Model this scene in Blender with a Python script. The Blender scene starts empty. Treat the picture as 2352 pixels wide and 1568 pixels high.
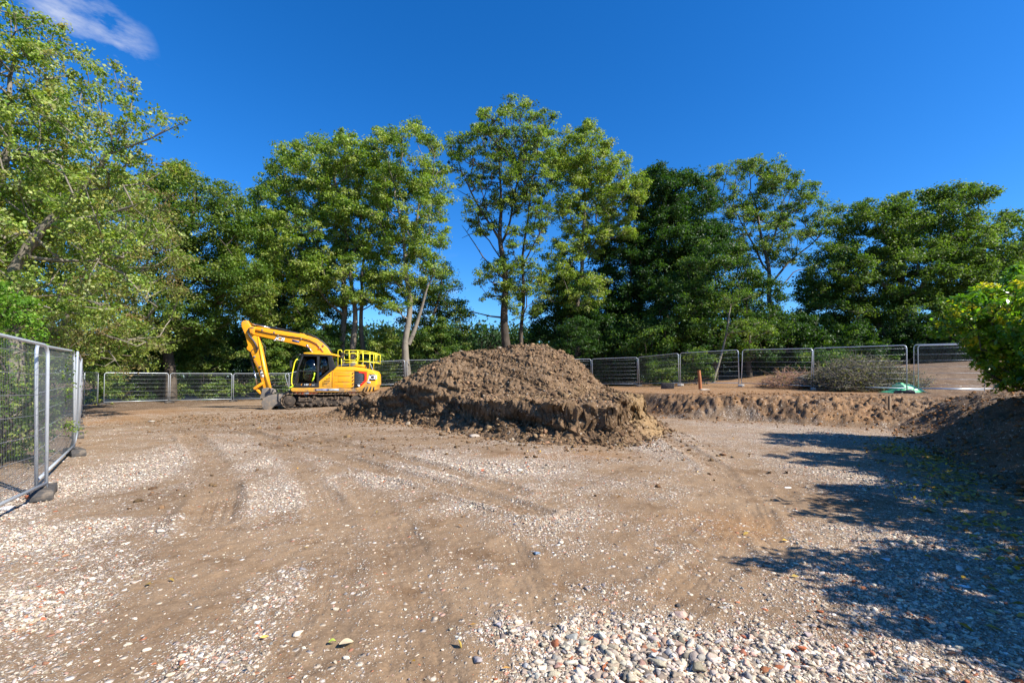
import bpy, bmesh, math, random
import numpy as np
from mathutils import Vector, Matrix

SC = bpy.context.scene
COL = SC.collection
rng = np.random.default_rng(7)
random.seed(7)

# ---------------------------------------------------------------- camera
EYE = 1.55
cam = bpy.data.cameras.new("camera")
camo = bpy.data.objects.new("camera", cam)
COL.objects.link(camo)
cam.lens = 16.0
cam.sensor_width = 36.0
cam.clip_end = 6000
cam.clip_start = 0.05
camo.location = (0, 0, EYE)
camo.rotation_euler = (math.radians(90 + 1.15), 0, 0)
cam.shift_y = 0.026
SC.camera = camo

# ---------------------------------------------------------------- world and sun
SUN_EL = math.radians(41)
SUN_AZ = math.radians(-27)          # measured from +X towards +Y
sd = Vector((math.cos(SUN_EL) * math.cos(SUN_AZ), math.cos(SUN_EL) * math.sin(SUN_AZ), math.sin(SUN_EL)))
world = bpy.data.worlds.new("World")
SC.world = world
world.use_nodes = True
wn = world.node_tree
wn.nodes.clear()
sky = wn.nodes.new("ShaderNodeTexSky")
sky.sky_type = 'NISHITA'
sky.sun_disc = False
sky.sun_elevation = SUN_EL
sky.sun_rotation = math.radians(90) - SUN_AZ
sky.altitude = 0
sky.air_density = 1.0
sky.dust_density = 0.3
sky.ozone_density = 5.0
hs = wn.nodes.new("ShaderNodeHueSaturation")
hs.inputs['Saturation'].default_value = 1.3
hs.inputs['Value'].default_value = 1.0
bg = wn.nodes.new("ShaderNodeBackground")
bg.inputs['Strength'].default_value = 0.088
wo = wn.nodes.new("ShaderNodeOutputWorld")
wn.links.new(sky.outputs[0], hs.inputs['Color'])
gain = wn.nodes.new("ShaderNodeMixRGB")
gain.blend_type = 'MULTIPLY'
gain.inputs[0].default_value = 1.0
gain.inputs[2].default_value = (0.74, 0.98, 1.20, 1)
wn.links.new(hs.outputs[0], gain.inputs[1])
# thin white cloud wisps, high at the left and low behind the wood
tc = wn.nodes.new("ShaderNodeTexCoord")
mp = wn.nodes.new("ShaderNodeMapping")
mp.inputs['Scale'].default_value = (2.2, 1.6, 5.0)
mp.inputs['Rotation'].default_value = (0.3, 0.5, 0.2)
wn.links.new(tc.outputs['Generated'], mp.inputs['Vector'])
nz = wn.nodes.new("ShaderNodeTexNoise")
nz.inputs['Scale'].default_value = 2.6
nz.inputs['Detail'].default_value = 9
nz.inputs['Roughness'].default_value = 0.62
wn.links.new(mp.outputs[0], nz.inputs['Vector'])


def wmath(op, a=None, b=None, c=None, clamp=False):
    n = wn.nodes.new("ShaderNodeMath")
    n.operation = op
    n.use_clamp = clamp
    for i, v in enumerate((a, b, c)):
        if v is None:
            continue
        if isinstance(v, (int, float)):
            n.inputs[i].default_value = v
        else:
            wn.links.new(v, n.inputs[i])
    return n.outputs[0]


def lobe(d, inner, outer):
    d = Vector(d).normalized()
    dp = wn.nodes.new("ShaderNodeVectorMath")
    dp.operation = 'DOT_PRODUCT'
    dp.inputs[1].default_value = d
    nrm = wn.nodes.new("ShaderNodeVectorMath")
    nrm.operation = 'NORMALIZE'
    wn.links.new(tc.outputs['Generated'], nrm.inputs[0])
    wn.links.new(nrm.outputs[0], dp.inputs[0])
    mr = wn.nodes.new("ShaderNodeMapRange")
    mr.inputs['From Min'].default_value = math.cos(math.radians(outer))
    mr.inputs['From Max'].default_value = math.cos(math.radians(inner))
    wn.links.new(dp.outputs['Value'], mr.inputs['Value'])
    return mr.outputs[0]


w1 = lobe((-1.02, 1.0, 0.83), .5, 5.0)
w2 = lobe((-0.10, 1.0, 0.06), 1, 12)
w3 = lobe((-0.90, 1.0, 0.745), .5, 3.5)
ns = wmath('MULTIPLY', wmath('SUBTRACT', nz.outputs[0], 0.52, clamp=True), 6.0, clamp=True)
cl = wmath('MULTIPLY', wmath('MULTIPLY', wmath('MAXIMUM', wmath('MAXIMUM', w1, w3), w2), ns), 0.6, clamp=True)
mx = wn.nodes.new("ShaderNodeMixRGB")
mx.inputs[2].default_value = (5.6, 5.7, 6.0, 1)
wn.links.new(cl, mx.inputs[0])
wn.links.new(gain.outputs[0], mx.inputs[1])
wn.links.new(mx.outputs[0], bg.inputs[0])
wn.links.new(bg.outputs[0], wo.inputs[0])

sun = bpy.data.lights.new("sun", 'SUN')
sun.energy = 5.0
sun.angle = math.radians(0.53)
sun.color = (1.0, 0.945, 0.86)
suno = bpy.data.objects.new("sun", sun)
COL.objects.link(suno)
suno.rotation_euler = (-sd).to_track_quat('-Z', 'Y').to_euler()
suno.location = (20, -10, 30)

SC.view_settings.view_transform = 'Standard'
SC.view_settings.look = 'None'
SC.view_settings.gamma = 1
SC.view_settings.exposure = 1.0
SC.render.engine = 'CYCLES'
cy = SC.cycles
cy.max_bounces = 6
cy.diffuse_bounces = 3
cy.glossy_bounces = 2
cy.transmission_bounces = 4
cy.transparent_max_bounces = 6
cy.use_denoising = True
cy.sample_clamp_indirect = 6

# ---------------------------------------------------------------- picture measures -> metres (used once, while placing things)
K, HY, CX = 1045.0, 866.0, 1176.0


def P(px, py, d):
    return np.array([(px - CX) / K * d, d, EYE - (py - HY) / K * d])


def G(px, py):
    d = K * EYE / (py - HY)
    return np.array([(px - CX) / K * d, d])


# ---------------------------------------------------------------- noise
T2 = rng.random((256, 256)).astype(np.float32)
T3 = rng.random((64, 64, 64)).astype(np.float32)


def n2(x, y):
    xi = np.floor(x).astype(np.int64); yi = np.floor(y).astype(np.int64)
    fx = x - xi; fy = y - yi
    fx = fx * fx * (3 - 2 * fx); fy = fy * fy * (3 - 2 * fy)
    a = T2[xi & 255, yi & 255]; b = T2[(xi + 1) & 255, yi & 255]
    c = T2[xi & 255, (yi + 1) & 255]; d = T2[(xi + 1) & 255, (yi + 1) & 255]
    return (a * (1 - fx) + b * fx) * (1 - fy) + (c * (1 - fx) + d * fx) * fy


def fbm(x, y, s, o=4, g=0.5, off=0.0):
    """-1..1"""
    v = 0; a = 1; t = 0
    X = x * s + off * 17.3; Y = y * s + off * 9.1
    for i in range(o):
        v = v + a * (n2(X, Y) * 2 - 1); t += a
        X, Y = (X * 0.8 - Y * 0.6) * 2.03 + 5.2, (X * 0.6 + Y * 0.8) * 2.03 + 1.7
        a *= g
    return v / t


def billow(x, y, s, o=4, off=0.0):
    v = 0; a = 1; t = 0
    X = x * s + off * 11.3; Y = y * s + off * 7.1
    for i in range(o):
        v = v + a * np.abs(n2(X, Y) * 2 - 1); t += a
        X, Y = (X * 0.8 - Y * 0.6) * 2.03 + 5.2, (X * 0.6 + Y * 0.8) * 2.03 + 1.7
        a *= 0.5
    return v / t


def cells(x, y, s, seed=3):
    """distance to nearest jittered point (0..~1) and that point's random value"""
    X = x * s; Y = y * s
    xi = np.floor(X).astype(np.int64); yi = np.floor(Y).astype(np.int64)
    best = np.full(X.shape, 9.0); val = np.zeros(X.shape)
    for dx in (-1, 0, 1):
        for dy in (-1, 0, 1):
            cx = xi + dx; cy_ = yi + dy
            a = T2[(cx + seed * 13) & 255, (cy_ + seed * 7) & 255]
            b = T2[(cx + seed * 29 + 91) & 255, (cy_ + seed * 3 + 50) & 255]
            d = np.hypot(cx + a - X, cy_ + b - Y)
            m = d < best
            best = np.where(m, d, best)
            val = np.where(m, T2[(cx + 7) & 255, (cy_ + 101) & 255], val)
    return best, val


def ss(t):
    t = np.clip(t, 0, 1)
    return t * t * (3 - 2 * t)


# ---------------------------------------------------------------- mesh helpers
def mesh_np(name, V, F, mat, parent=None, col=None, smooth=False, attrs=None):
    """F: (n,k) int array or list of such arrays"""
    me = bpy.data.meshes.new(name)
    V = np.ascontiguousarray(V, dtype=np.float32)
    if not isinstance(F, (list, tuple)):
        F = [F]
    F = [np.asarray(f, dtype=np.int32) for f in F if len(f)]
    me.vertices.add(len(V))
    me.vertices.foreach_set("co", V.ravel())
    nl = sum(f.size for f in F); npoly = sum(len(f) for f in F)
    me.loops.add(nl)
    me.polygons.add(npoly)
    me.loops.foreach_set("vertex_index", np.concatenate([f.ravel() for f in F]))
    tot = np.concatenate([np.full(len(f), f.shape[1], np.int32) for f in F])
    st = np.concatenate([[0], np.cumsum(tot)[:-1]]).astype(np.int32)
    me.polygons.foreach_set("loop_start", st)
    me.polygons.foreach_set("loop_total", tot)
    if smooth:
        me.polygons.foreach_set("use_smooth", np.ones(npoly, bool))
    me.update(calc_edges=True)
    if col is not None:
        at = me.color_attributes.new("Col", 'FLOAT_COLOR', 'POINT')
        c = np.ones((len(V), 4), np.float32); c[:, :3] = col
        at.data.foreach_set("color", c.ravel())
    for k, v in (attrs or {}).items():
        at = me.attributes.new(k, 'FLOAT', 'POINT')
        at.data.foreach_set("value", np.asarray(v, np.float32).ravel())
    me.materials.append(mat)
    o = bpy.data.objects.new(name, me)
    COL.objects.link(o)
    if parent:
        o.parent = parent
    return o


def tag(o, label=None, cat=None, group=None, kind=None):
    if label: o['label'] = label
    if cat: o['category'] = cat
    if group: o['group'] = group
    if kind: o['kind'] = kind
    return o


def empty(name, loc=(0, 0, 0), rz=0.0):
    o = bpy.data.objects.new(name, None)
    o.empty_display_size = 0.3
    o.location = loc
    o.rotation_euler = (0, 0, rz)
    COL.objects.link(o)
    return o


def copy_tree(o, parent=None):
    c = o.copy(); COL.objects.link(c); c.parent = parent
    for ch in o.children:
        copy_tree(ch, c)
    return c


# ---------------------------------------------------------------- materials
def newmat(name, rough=0.8, color=(0.5, 0.5, 0.5), metal=0.0, spec=0.5):
    m = bpy.data.materials.new(name)
    m.use_nodes = True
    b = m.node_tree.nodes['Principled BSDF']
    b.inputs['Base Color'].default_value = (*color, 1)
    b.inputs['Roughness'].default_value = rough
    b.inputs['Metallic'].default_value = metal
    b.inputs['Specular IOR Level'].default_value = spec
    return m


class NT:
    def __init__(s, m):
        s.t = m.node_tree
        s.b = m.node_tree.nodes['Principled BSDF']
        s.out = m.node_tree.nodes['Material Output']

    def n(s, typ, **kw):
        n = s.t.nodes.new(typ)
        for k, v in kw.items():
            setattr(n, k, v)
        return n

    def put(s, n, i, v):
        if hasattr(v, 'is_linked') or isinstance(v, bpy.types.NodeSocket):
            s.t.links.new(v, n.inputs[i])
        elif isinstance(v, (tuple, list)) and len(v) == 3 and n.inputs[i].type == 'RGBA':
            n.inputs[i].default_value = (*v, 1)
        else:
            n.inputs[i].default_value = v

    def math(s, op, a, b=0.0, clamp=False):
        n = s.n("ShaderNodeMath", operation=op, use_clamp=clamp)
        s.put(n, 0, a); s.put(n, 1, b)
        return n.outputs[0]

    def mix(s, f, a, b, typ='MIX'):
        n = s.n("ShaderNodeMixRGB", blend_type=typ)
        s.put(n, 0, f); s.put(n, 1, a); s.put(n, 2, b)
        return n.outputs[0]

    def obj(s):
        return s.n("ShaderNodeTexCoord").outputs['Object']

    def noise(s, vec, scale, detail=4, rough=0.55):
        n = s.n("ShaderNodeTexNoise")
        s.put(n, 'Vector', vec); s.put(n, 'Scale', scale); s.put(n, 'Detail', detail); s.put(n, 'Roughness', rough)
        return n.outputs[0]

    def vor(s, vec, scale, rnd=1.0):
        n = s.n("ShaderNodeTexVoronoi")
        s.put(n, 'Vector', vec); s.put(n, 'Scale', scale); s.put(n, 'Randomness', rnd)
        return n.outputs['Distance'], n.outputs['Color']

    def rng(s, v, a, b, c=0.0, d=1.0):
        n = s.n("ShaderNodeMapRange")
        s.put(n, 0, v); s.put(n, 1, a); s.put(n, 2, b); s.put(n, 3, c); s.put(n, 4, d)
        return n.outputs[0]

    def ramp(s, v, stops, const=False):
        n = s.n("ShaderNodeValToRGB")
        if const: n.color_ramp.interpolation = 'CONSTANT'
        e = n.color_ramp.elements
        while len(e) < len(stops): e.new(0.5)
        for el, (p, c) in zip(e, stops):
            el.position = p; el.color = (*c, 1)
        s.put(n, 0, v)
        return n.outputs[0]

    def attr(s, name):
        n = s.n("ShaderNodeAttribute"); n.attribute_name = name
        return n

    def bump(s, h, dist=0.02, strength=1.0, normal=None):
        n = s.n("ShaderNodeBump")
        s.put(n, 'Height', h); s.put(n, 'Distance', dist); s.put(n, 'Strength', strength)
        if normal is not None: s.put(n, 'Normal', normal)
        return n.outputs[0]


STONE_STOPS = [(0.0, (0.58, 0.50, 0.39)), (0.24, (0.36, 0.30, 0.23)), (0.38, (0.72, 0.64, 0.53)), (0.58, (0.20, 0.17, 0.14)),
               (0.70, (0.56, 0.48, 0.38)), (0.80, (0.30, 0.29, 0.29)), (0.88, (0.40, 0.13, 0.06)), (0.93, (0.55, 0.35, 0.27)), (0.97, (0.70, 0.66, 0.6))]

# ground
M_ground = newmat("ground_soil", 0.95, spec=0.15)
t = NT(M_ground)
o_ = t.obj()
grav = t.attr("grav").outputs['Fac']
tanm = t.attr("tan").outputs['Fac']
dark = t.attr("mud_shade").outputs['Fac']
big = t.noise(o_, 0.55, 5, 0.6)
mid = t.noise(o_, 5.0, 6, 0.65)
fine = t.noise(o_, 60.0, 5, 0.7)
soil = t.mix(t.rng(big, 0.35, 0.65), (0.165, 0.104, 0.058), (0.275, 0.185, 0.108))
soil = t.mix(t.rng(mid, 0.35, 0.7), soil, (0.235, 0.162, 0.10))
soil = t.mix(tanm, soil, t.mix(t.rng(mid, 0.3, 0.7), (0.30, 0.165, 0.070), (0.20, 0.105, 0.045)))
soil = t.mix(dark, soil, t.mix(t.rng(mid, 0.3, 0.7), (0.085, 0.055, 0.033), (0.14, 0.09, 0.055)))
soil = t.mix(t.rng(fine, 0.3, 0.75), t.mix(1.0, soil, (0.72, 0.72, 0.72), 'MULTIPLY'), t.mix(1.0, soil, (1.3, 1.3, 1.3), 'MULTIPLY'))
damp = t.noise(o_, 1.7, 7, 0.7)
soil = t.mix(t.rng(damp, 0.52, 0.62, 0, .8), soil, t.mix(1.0, soil, (0.66, 0.60, 0.54), 'MULTIPLY'))
warp = t.mix(0.04, o_, t.n("ShaderNodeTexNoise").outputs['Color'], 'ADD')
bumph = t.math('MULTIPLY', fine, 0.35)
bumph = t.math('ADD', bumph, t.math('MULTIPLY', mid, 0.8))
for sc_, thr, amp in ((22.0, 0.80, 1.0), (48.0, 1.0, 0.7), (110.0, 1.15, 0.5)):
    d_, c_ = t.vor(o_, sc_)
    sep = t.n("ShaderNodeSeparateColor"); t.put(sep, 0, c_)
    dens = t.math('MULTIPLY', t.math('ADD', t.math('MULTIPLY', grav, 1.0), 0.05), thr)
    on = t.math('LESS_THAN', sep.outputs[0], dens)
    edge = t.rng(d_, 0.52, 0.34)
    on = t.math('MULTIPLY', on, edge, True)
    sc = t.ramp(sep.outputs[1], STONE_STOPS)
    sc = t.mix(t.rng(fine, 0.3, 0.7), sc, t.mix(0.5, sc, soil))
    soil = t.mix(on, soil, sc)
    bumph = t.math('ADD', bumph, t.math('MULTIPLY', t.math('MULTIPLY', on, t.rng(d_, 0.5, 0.1)), amp))
t.put(t.b, 'Base Color', soil)
t.put(t.b, 'Normal', t.bump(bumph, 0.014, 0.9))

# stones with their own colour each
M_stone = newmat("rubble_stone", 0.9, spec=0.2)
t = NT(M_stone)
c = t.attr("Col").outputs['Color']
fn = t.noise(t.obj(), 90, 5, 0.65)
t.put(t.b, 'Base Color', t.mix(t.rng(fn, 0.35, 0.75), c, t.mix(1.0, c, (0.62, 0.56, 0.50), 'MULTIPLY')))
t.put(t.b, 'Normal', t.bump(fn, 0.008, 0.6))

# dug earth (heap)
M_earth = newmat("dug_earth", 0.97, spec=0.12)
t = NT(M_earth)
o_ = t.obj()
tn = t.attr("tan").outputs['Fac']
a = t.noise(o_, 1.6, 6, 0.65); b_ = t.noise(o_, 14, 6, 0.7); f_ = t.noise(o_, 70, 4, 0.7)
a2 = t.noise(o_, 0.9, 8, 0.75)
e = t.mix(t.rng(a, 0.38, 0.62), (0.100, 0.061, 0.034), (0.210, 0.135, 0.077))
e = t.mix(t.rng(a2, 0.53, 0.62, 0, .75), e, (0.065, 0.044, 0.031))
e = t.mix(t.rng(b_, 0.42, 0.72), e, (0.265, 0.175, 0.102))
e = t.mix(tn, e, t.mix(t.rng(b_, 0.3, 0.7), (0.36, 0.24, 0.12), (0.24, 0.155, 0.08)))
d_, c_ = t.vor(o_, 30)
sep = t.n("ShaderNodeSeparateColor"); t.put(sep, 0, c_)
on = t.math('MULTIPLY', t.math('LESS_THAN', sep.outputs[0], 0.07), t.rng(d_, 0.45, 0.3), True)
e = t.mix(on, e, (0.48, 0.42, 0.34))
t.put(t.b, 'Base Color', e)
hh = t.math('ADD', t.math('MULTIPLY', b_, 1.0), t.math('MULTIPLY', f_, 0.35))
t.put(t.b, 'Normal', t.bump(hh, 0.06, 1.0))

M_clod = newmat("earth_clod", 0.97, spec=0.12)
t = NT(M_clod)
c = t.attr("Col").outputs['Color']
fn = t.noise(t.obj(), 25, 6, 0.7)
t.put(t.b, 'Base Color', t.mix(t.rng(fn, 0.3, 0.7), t.mix(1.0, c, (0.7, 0.7, 0.7), 'MULTIPLY'), t.mix(1.0, c, (1.25, 1.25, 1.25), 'MULTIPLY')))
t.put(t.b, 'Normal', t.bump(fn, 0.04, 0.9))


def leaf_mat(name, trans=0.45, rough=0.45, spec=0.4):
    m = newmat(name, rough, spec=spec)
    t = NT(m)
    c = t.attr("Col").outputs['Color']
    t.put(t.b, 'Base Color', c)
    tr = t.n("ShaderNodeBsdfTranslucent")
    t.put(tr, 0, t.mix(1.0, c, (1.6, 1.85, 0.55), 'MULTIPLY'))
    mx = t.n("ShaderNodeMixShader")
    mx.inputs[0].default_value = trans
    t.t.links.new(t.b.outputs[0], mx.inputs[1]); t.t.links.new(tr.outputs[0], mx.inputs[2])
    t.t.links.new(mx.outputs[0], t.out.inputs[0])
    return m


M_leaf = leaf_mat("leaf", 0.36, 0.5, 0.25)
M_gloss = leaf_mat("glossy_leaf", 0.42, 0.32, 0.5)
M_dryleaf = leaf_mat("fallen_leaf", 0.2, 0.6, 0.3)


def bark_mat(name, c1, c2, sc=6):
    m = newmat(name, 0.92, spec=0.2)
    t = NT(m)
    mp = t.n("ShaderNodeMapping"); mp.inputs['Scale'].default_value = (1, 1, 0.25)
    t.put(mp, 0, t.obj())
    n1 = t.noise(mp.outputs[0], sc, 6, 0.65); n2_ = t.noise(t.obj(), 1.1, 3)
    t.put(t.b, 'Base Color', t.mix(t.rng(n1, 0.35, 0.65), c1, t.mix(t.rng(n2_, 0.4, 0.6), c2, c1)))
    t.put(t.b, 'Normal', t.bump(n1, 0.05, 0.8))
    return m


M_bark = bark_mat("ash_bark", (0.13, 0.105, 0.08), (0.25, 0.21, 0.165))
M_barkd = bark_mat("dark_bark", (0.06, 0.048, 0.036), (0.13, 0.10, 0.075))
M_barkp = bark_mat("pale_bark", (0.22, 0.19, 0.15), (0.14, 0.12, 0.095))
M_barkr = bark_mat("reddish_branch", (0.32, 0.17, 0.11), (0.42, 0.29, 0.2), 12)


def weathered(name, col, rough, metal=0.0, dirt=(0.2, 0.14, 0.09), amount=0.35, scale=3.0, lowz=None, spec=0.5, bump=0.0):
    m = newmat(name, rough, col, metal, spec)
    t = NT(m)
    o_ = t.obj()
    n1 = t.noise(o_, scale, 7, 0.7)
    f = t.rng(n1, 0.5, 0.72, 0.0, amount)
    if lowz:
        sx = t.n("ShaderNodeSeparateXYZ"); t.put(sx, 0, o_)
        f = t.math('ADD', f, t.math('MULTIPLY', t.rng(sx.outputs[2], lowz[1], lowz[0]), t.rng(n1, 0.3, 0.6)), True)
    t.put(t.b, 'Base Color', t.mix(f, col, dirt))
    t.put(t.b, 'Roughness', t.rng(f, 0, 1, rough, min(1, rough + 0.4)))
    if bump:
        t.put(t.b, 'Normal', t.bump(t.noise(o_, 25, 5, 0.7), bump, 0.7))
    return m


M_yellow = weathered("yellow_paint", (0.90, 0.42, 0.008), 0.36, amount=0.42, scale=2.4, lowz=(0.8, 1.6))
M_yellow2 = weathered("arm_paint", (0.88, 0.35, 0.008), 0.42, amount=0.5, scale=3.2)
M_black = weathered("black_plastic", (0.016, 0.016, 0.017), 0.4, dirt=(0.1, 0.08, 0.06), amount=0.25)
M_hose = newmat("rubber_hose", 0.5, (0.02, 0.02, 0.02))
M_rail = weathered("rail_paint", (0.90, 0.78, 0.03), 0.35, amount=0.08)
M_lime = newmat("lime_rail", 0.35, (0.55, 0.85, 0.02))
M_red = newmat("red_paint", 0.4, (0.72, 0.03, 0.01))
M_orange = newmat("orange_guard", 0.45, (0.85, 0.13, 0.02))
M_chrome = newmat("chrome_rod", 0.18, (0.75, 0.75, 0.75), 1.0)
M_track = weathered("muddy_track", (0.12, 0.085, 0.055), 0.9, dirt=(0.34, 0.24, 0.155), amount=0.95, scale=5, bump=0.02)
M_trackd = weathered("track_frame_mud", (0.05, 0.038, 0.028), 0.9, dirt=(0.3, 0.21, 0.135), amount=0.95, scale=4, bump=0.02)
M_bucket = weathered("muddy_bucket", (0.17, 0.15, 0.13), 0.75, dirt=(0.34, 0.25, 0.165), amount=0.95, scale=4, bump=0.01)
M_white = newmat("white_mark", 0.5, (0.82, 0.82, 0.8))
M_navy = newmat("navy_sticker", 0.5, (0.03, 0.06, 0.2))
M_greyst = newmat("grey_sticker", 0.5, (0.22, 0.3, 0.38))
M_orangest = newmat("orange_mark", 0.5, (0.9, 0.35, 0.02))
M_seat = newmat("seat_cloth", 0.9, (0.03, 0.03, 0.035))
M_chev = newmat("black_mark", 0.55, (0.02, 0.018, 0.015))
M_glass = newmat("cab_glass", 0.03, (0.55, 0.65, 0.62))
t = NT(M_glass)
tp = t.n("ShaderNodeBsdfTransparent"); tp.inputs[0].default_value = (0.62, 0.72, 0.68, 1)
gl = t.n("ShaderNodeBsdfGlossy"); gl.inputs['Roughness'].default_value = 0.02
fr = t.n("ShaderNodeFresnel"); fr.inputs[0].default_value = 1.6
mx = t.n("ShaderNodeMixShader")
t.t.links.new(fr.outputs[0], mx.inputs[0]); t.t.links.new(tp.outputs[0], mx.inputs[1]); t.t.links.new(gl.outputs[0], mx.inputs[2])
t.t.links.new(mx.outputs[0], t.out.inputs[0])

M_galv = weathered("galvanised_steel", (0.52, 0.56, 0.60), 0.38, 0.35, dirt=(0.32, 0.33, 0.34), amount=0.6, scale=6)
M_wire = newmat("galvanised_wire", 0.5, (0.16, 0.17, 0.18), 0.3)
M_foot = weathered("fence_foot_rubber", (0.045, 0.042, 0.04), 0.85, dirt=(0.22, 0.17, 0.12), amount=0.8, scale=9)
M_footl = weathered("fence_foot_concrete", (0.30, 0.29, 0.27), 0.9, dirt=(0.22, 0.17, 0.12), amount=0.6, scale=9)
M_rust = weathered("rusty_iron", (0.36, 0.13, 0.045), 0.85, dirt=(0.16, 0.06, 0.03), amount=0.8, scale=12, bump=0.004)
M_wood = weathered("raw_timber", (0.24, 0.16, 0.09), 0.85, dirt=(0.12, 0.08, 0.05), amount=0.6, scale=10)
M_tarp = newmat("green_sheet", 0.45, (0.22, 0.62, 0.30))
M_tarpd = newmat("dark_green_sheet", 0.5, (0.05, 0.30, 0.16))

# ---------------------------------------------------------------- terrain
YT = ([-60, -18, -13, -8, 2, 5, 6.5, 7.5, 15, 17, 30, 60], [60, 46, 34.5, 32.5, 28, 24, 19.5, 17.2, 17.0, 16.5, 16.0, 16])
YF = ([-60, -18, -13, -8, 2, 5, 6.5, 7.5, 8.4, 9.7, 10.6, 12, 30, 60], [50, 38, 29, 27, 22, 18.8, 16.9, 16.5, 16.2, 14.9, 14.2, 13.6, 12, 12])
FX = ([-6, 1, 3, 5.1, 9.5, 14, 17, 30], [3.2, 3.9, 4.7, 5.9, 8.5, 11.2, 13.4, 24])


def terrain(x, y):
    x = np.asarray(x, float); y = np.asarray(y, float)
    z = 0.05 * fbm(x, y, 0.12, 3)
    wob = 0.45 * fbm(x, y, 0.5, 4, off=3)
    yt = np.interp(x, *YT) + 0.3 * fbm(x, y * 0, 0.9, 3); yf = np.interp(x, *YF) + wob
    tt = np.clip((y - yf) / np.maximum(yt - yf, 0.3), 0, 1)
    steep = ss((x - 5.5) / 1.5)
    prof = ss(tt) * (1 - steep) + steep * (1 - (1 - tt) ** 1.7)
    face = 4 * tt * (1 - tt)
    z = z * (1 - 0.6 * tt) + 0.86 * prof
    cc, cv = cells(x, y, 3.2, 9)
    z = z + steep * face * (0.16 * (billow(x, y, 1.1, 4) - 0.36) + 0.30 * (billow(x, y, 4.5, 4, off=5) - .36) + 0.10 * fbm(x, y, 11.0, 4, .6, off=4) + 0.14 * np.clip(.6 - cc, 0, 1) * (cv > .55))
    s = (x - np.interp(y, *FX) - 0.35 * fbm(x, y, 0.35, 3, off=6)) * 0.864
    bank = 1.10 * ss(s / 2.5) * (1 - ss((y - 13) / 4.5)) + (0.14 * fbm(x, y, 1.1, 4, off=8) + .12 * (billow(x, y, 3.5, 4, off=9) - .35)) * ss(s / 1.0) * (1 - ss((y - 13) / 3))
    z = np.where(bank > 0, np.maximum(z, bank) + 0.25 * np.minimum(z, np.maximum(bank, 0)) * 0, z)
    rise = ss((y - 20.5) / 8.5) * np.interp(x, [8, 17, 25, 45], [0, .50, 1.35, 2.6])
    z = z + rise * (1 - ss((y - 45) / 40))
    hp = 0.55 * np.exp(-((x - 20.3) / 1.8) ** 2 - ((y - 21.5) / 1.1) ** 2)      # loose soil beyond the right fence
    z = z + hp
    z = z - 0.22 * ss((-x - 7.5) / 6) * ss((y - 10) / 10) - 0.10 * np.exp(-((x + 6.4) / 2.2) ** 2 - ((y - 6.4) / 2.6) ** 2)
    z = z - 5.0 * ss((y - 60) / 160)
    return z


# places where the crushed stone shows, and where the soil is tan (picture position, picture half sizes, strength)
GB = [(470, 1030, 120, 24, 1.2), (620, 1065, 90, 20, 1.1), (250, 1090, 130, 45, 1.2), (800, 1110, 150, 16, 1.0), (80, 1230, 170, 70, 1.3), (40, 1400, 200, 100, 1.2),
      (620, 1150, 120, 35, .8), (560, 1250, 130, 40, .35), (680, 1370, 170, 70, .8), (480, 1510, 260, 70, .9), (170, 1560, 200, 50, .5),
      (1140, 1075, 150, 24, 1.2), (960, 1050, 140, 18, .7), (1100, 1165, 140, 32, .9), (880, 1100, 160, 16, .8), (1250, 1200, 110, 22, .7), (1000, 1340, 90, 50, .5),
      (1450, 1480, 260, 75, 1.5), (1330, 1560, 170, 50, 1.6), (1750, 1520, 260, 60, 1.3), (1180, 1440, 90, 40, .8), (2150, 1400, 260, 170, 1.0),
      (2050, 1120, 130, 90, 1.0), (2250, 1280, 170, 110, 1.1), (1960, 1010, 90, 22, 1.1), (1500, 1030, 60, 30, .7), (1850, 985, 180, 16, .6), (1680, 1020, 200, 30, .55),
      (1560, 1120, 120, 30, .3), (1850, 1230, 90, 30, .2), (60, 1130, 70, 30, 1.0), (1480, 1000, 50, 16, 1.0)]
TB = [(290, 940, 130, 12, 1), (200, 960, 60, 14, 1), (1300, 1048, 170, 12, .9), (1680, 1205, 170, 40, .7), (20, 1120, 40, 30, .9), (1850, 935, 300, 28, 1.0),
      (900, 925, 60, 12, 1), (1480, 905, 100, 16, .9)]
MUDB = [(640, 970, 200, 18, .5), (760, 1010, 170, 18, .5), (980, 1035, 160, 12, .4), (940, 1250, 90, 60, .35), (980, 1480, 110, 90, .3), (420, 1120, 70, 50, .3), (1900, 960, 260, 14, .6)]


def blobs(x, y, L, ypow=1.0):
    v = np.zeros(np.shape(x))
    for (px, py, rx, ry, w) in L:
        cx, cyy = G(px, py)
        wx = rx / K * cyy; wy = max(cyy * cyy / (K * EYE) * ry, wx * 0.25)
        q = ((x - cx) / wx) ** 2 + ((y - cyy) / wy) ** 2
        v = np.maximum(v, w * np.exp(-0.7 * q)) if False else v + w * np.exp(-1.1 * q)
    return v


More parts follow.
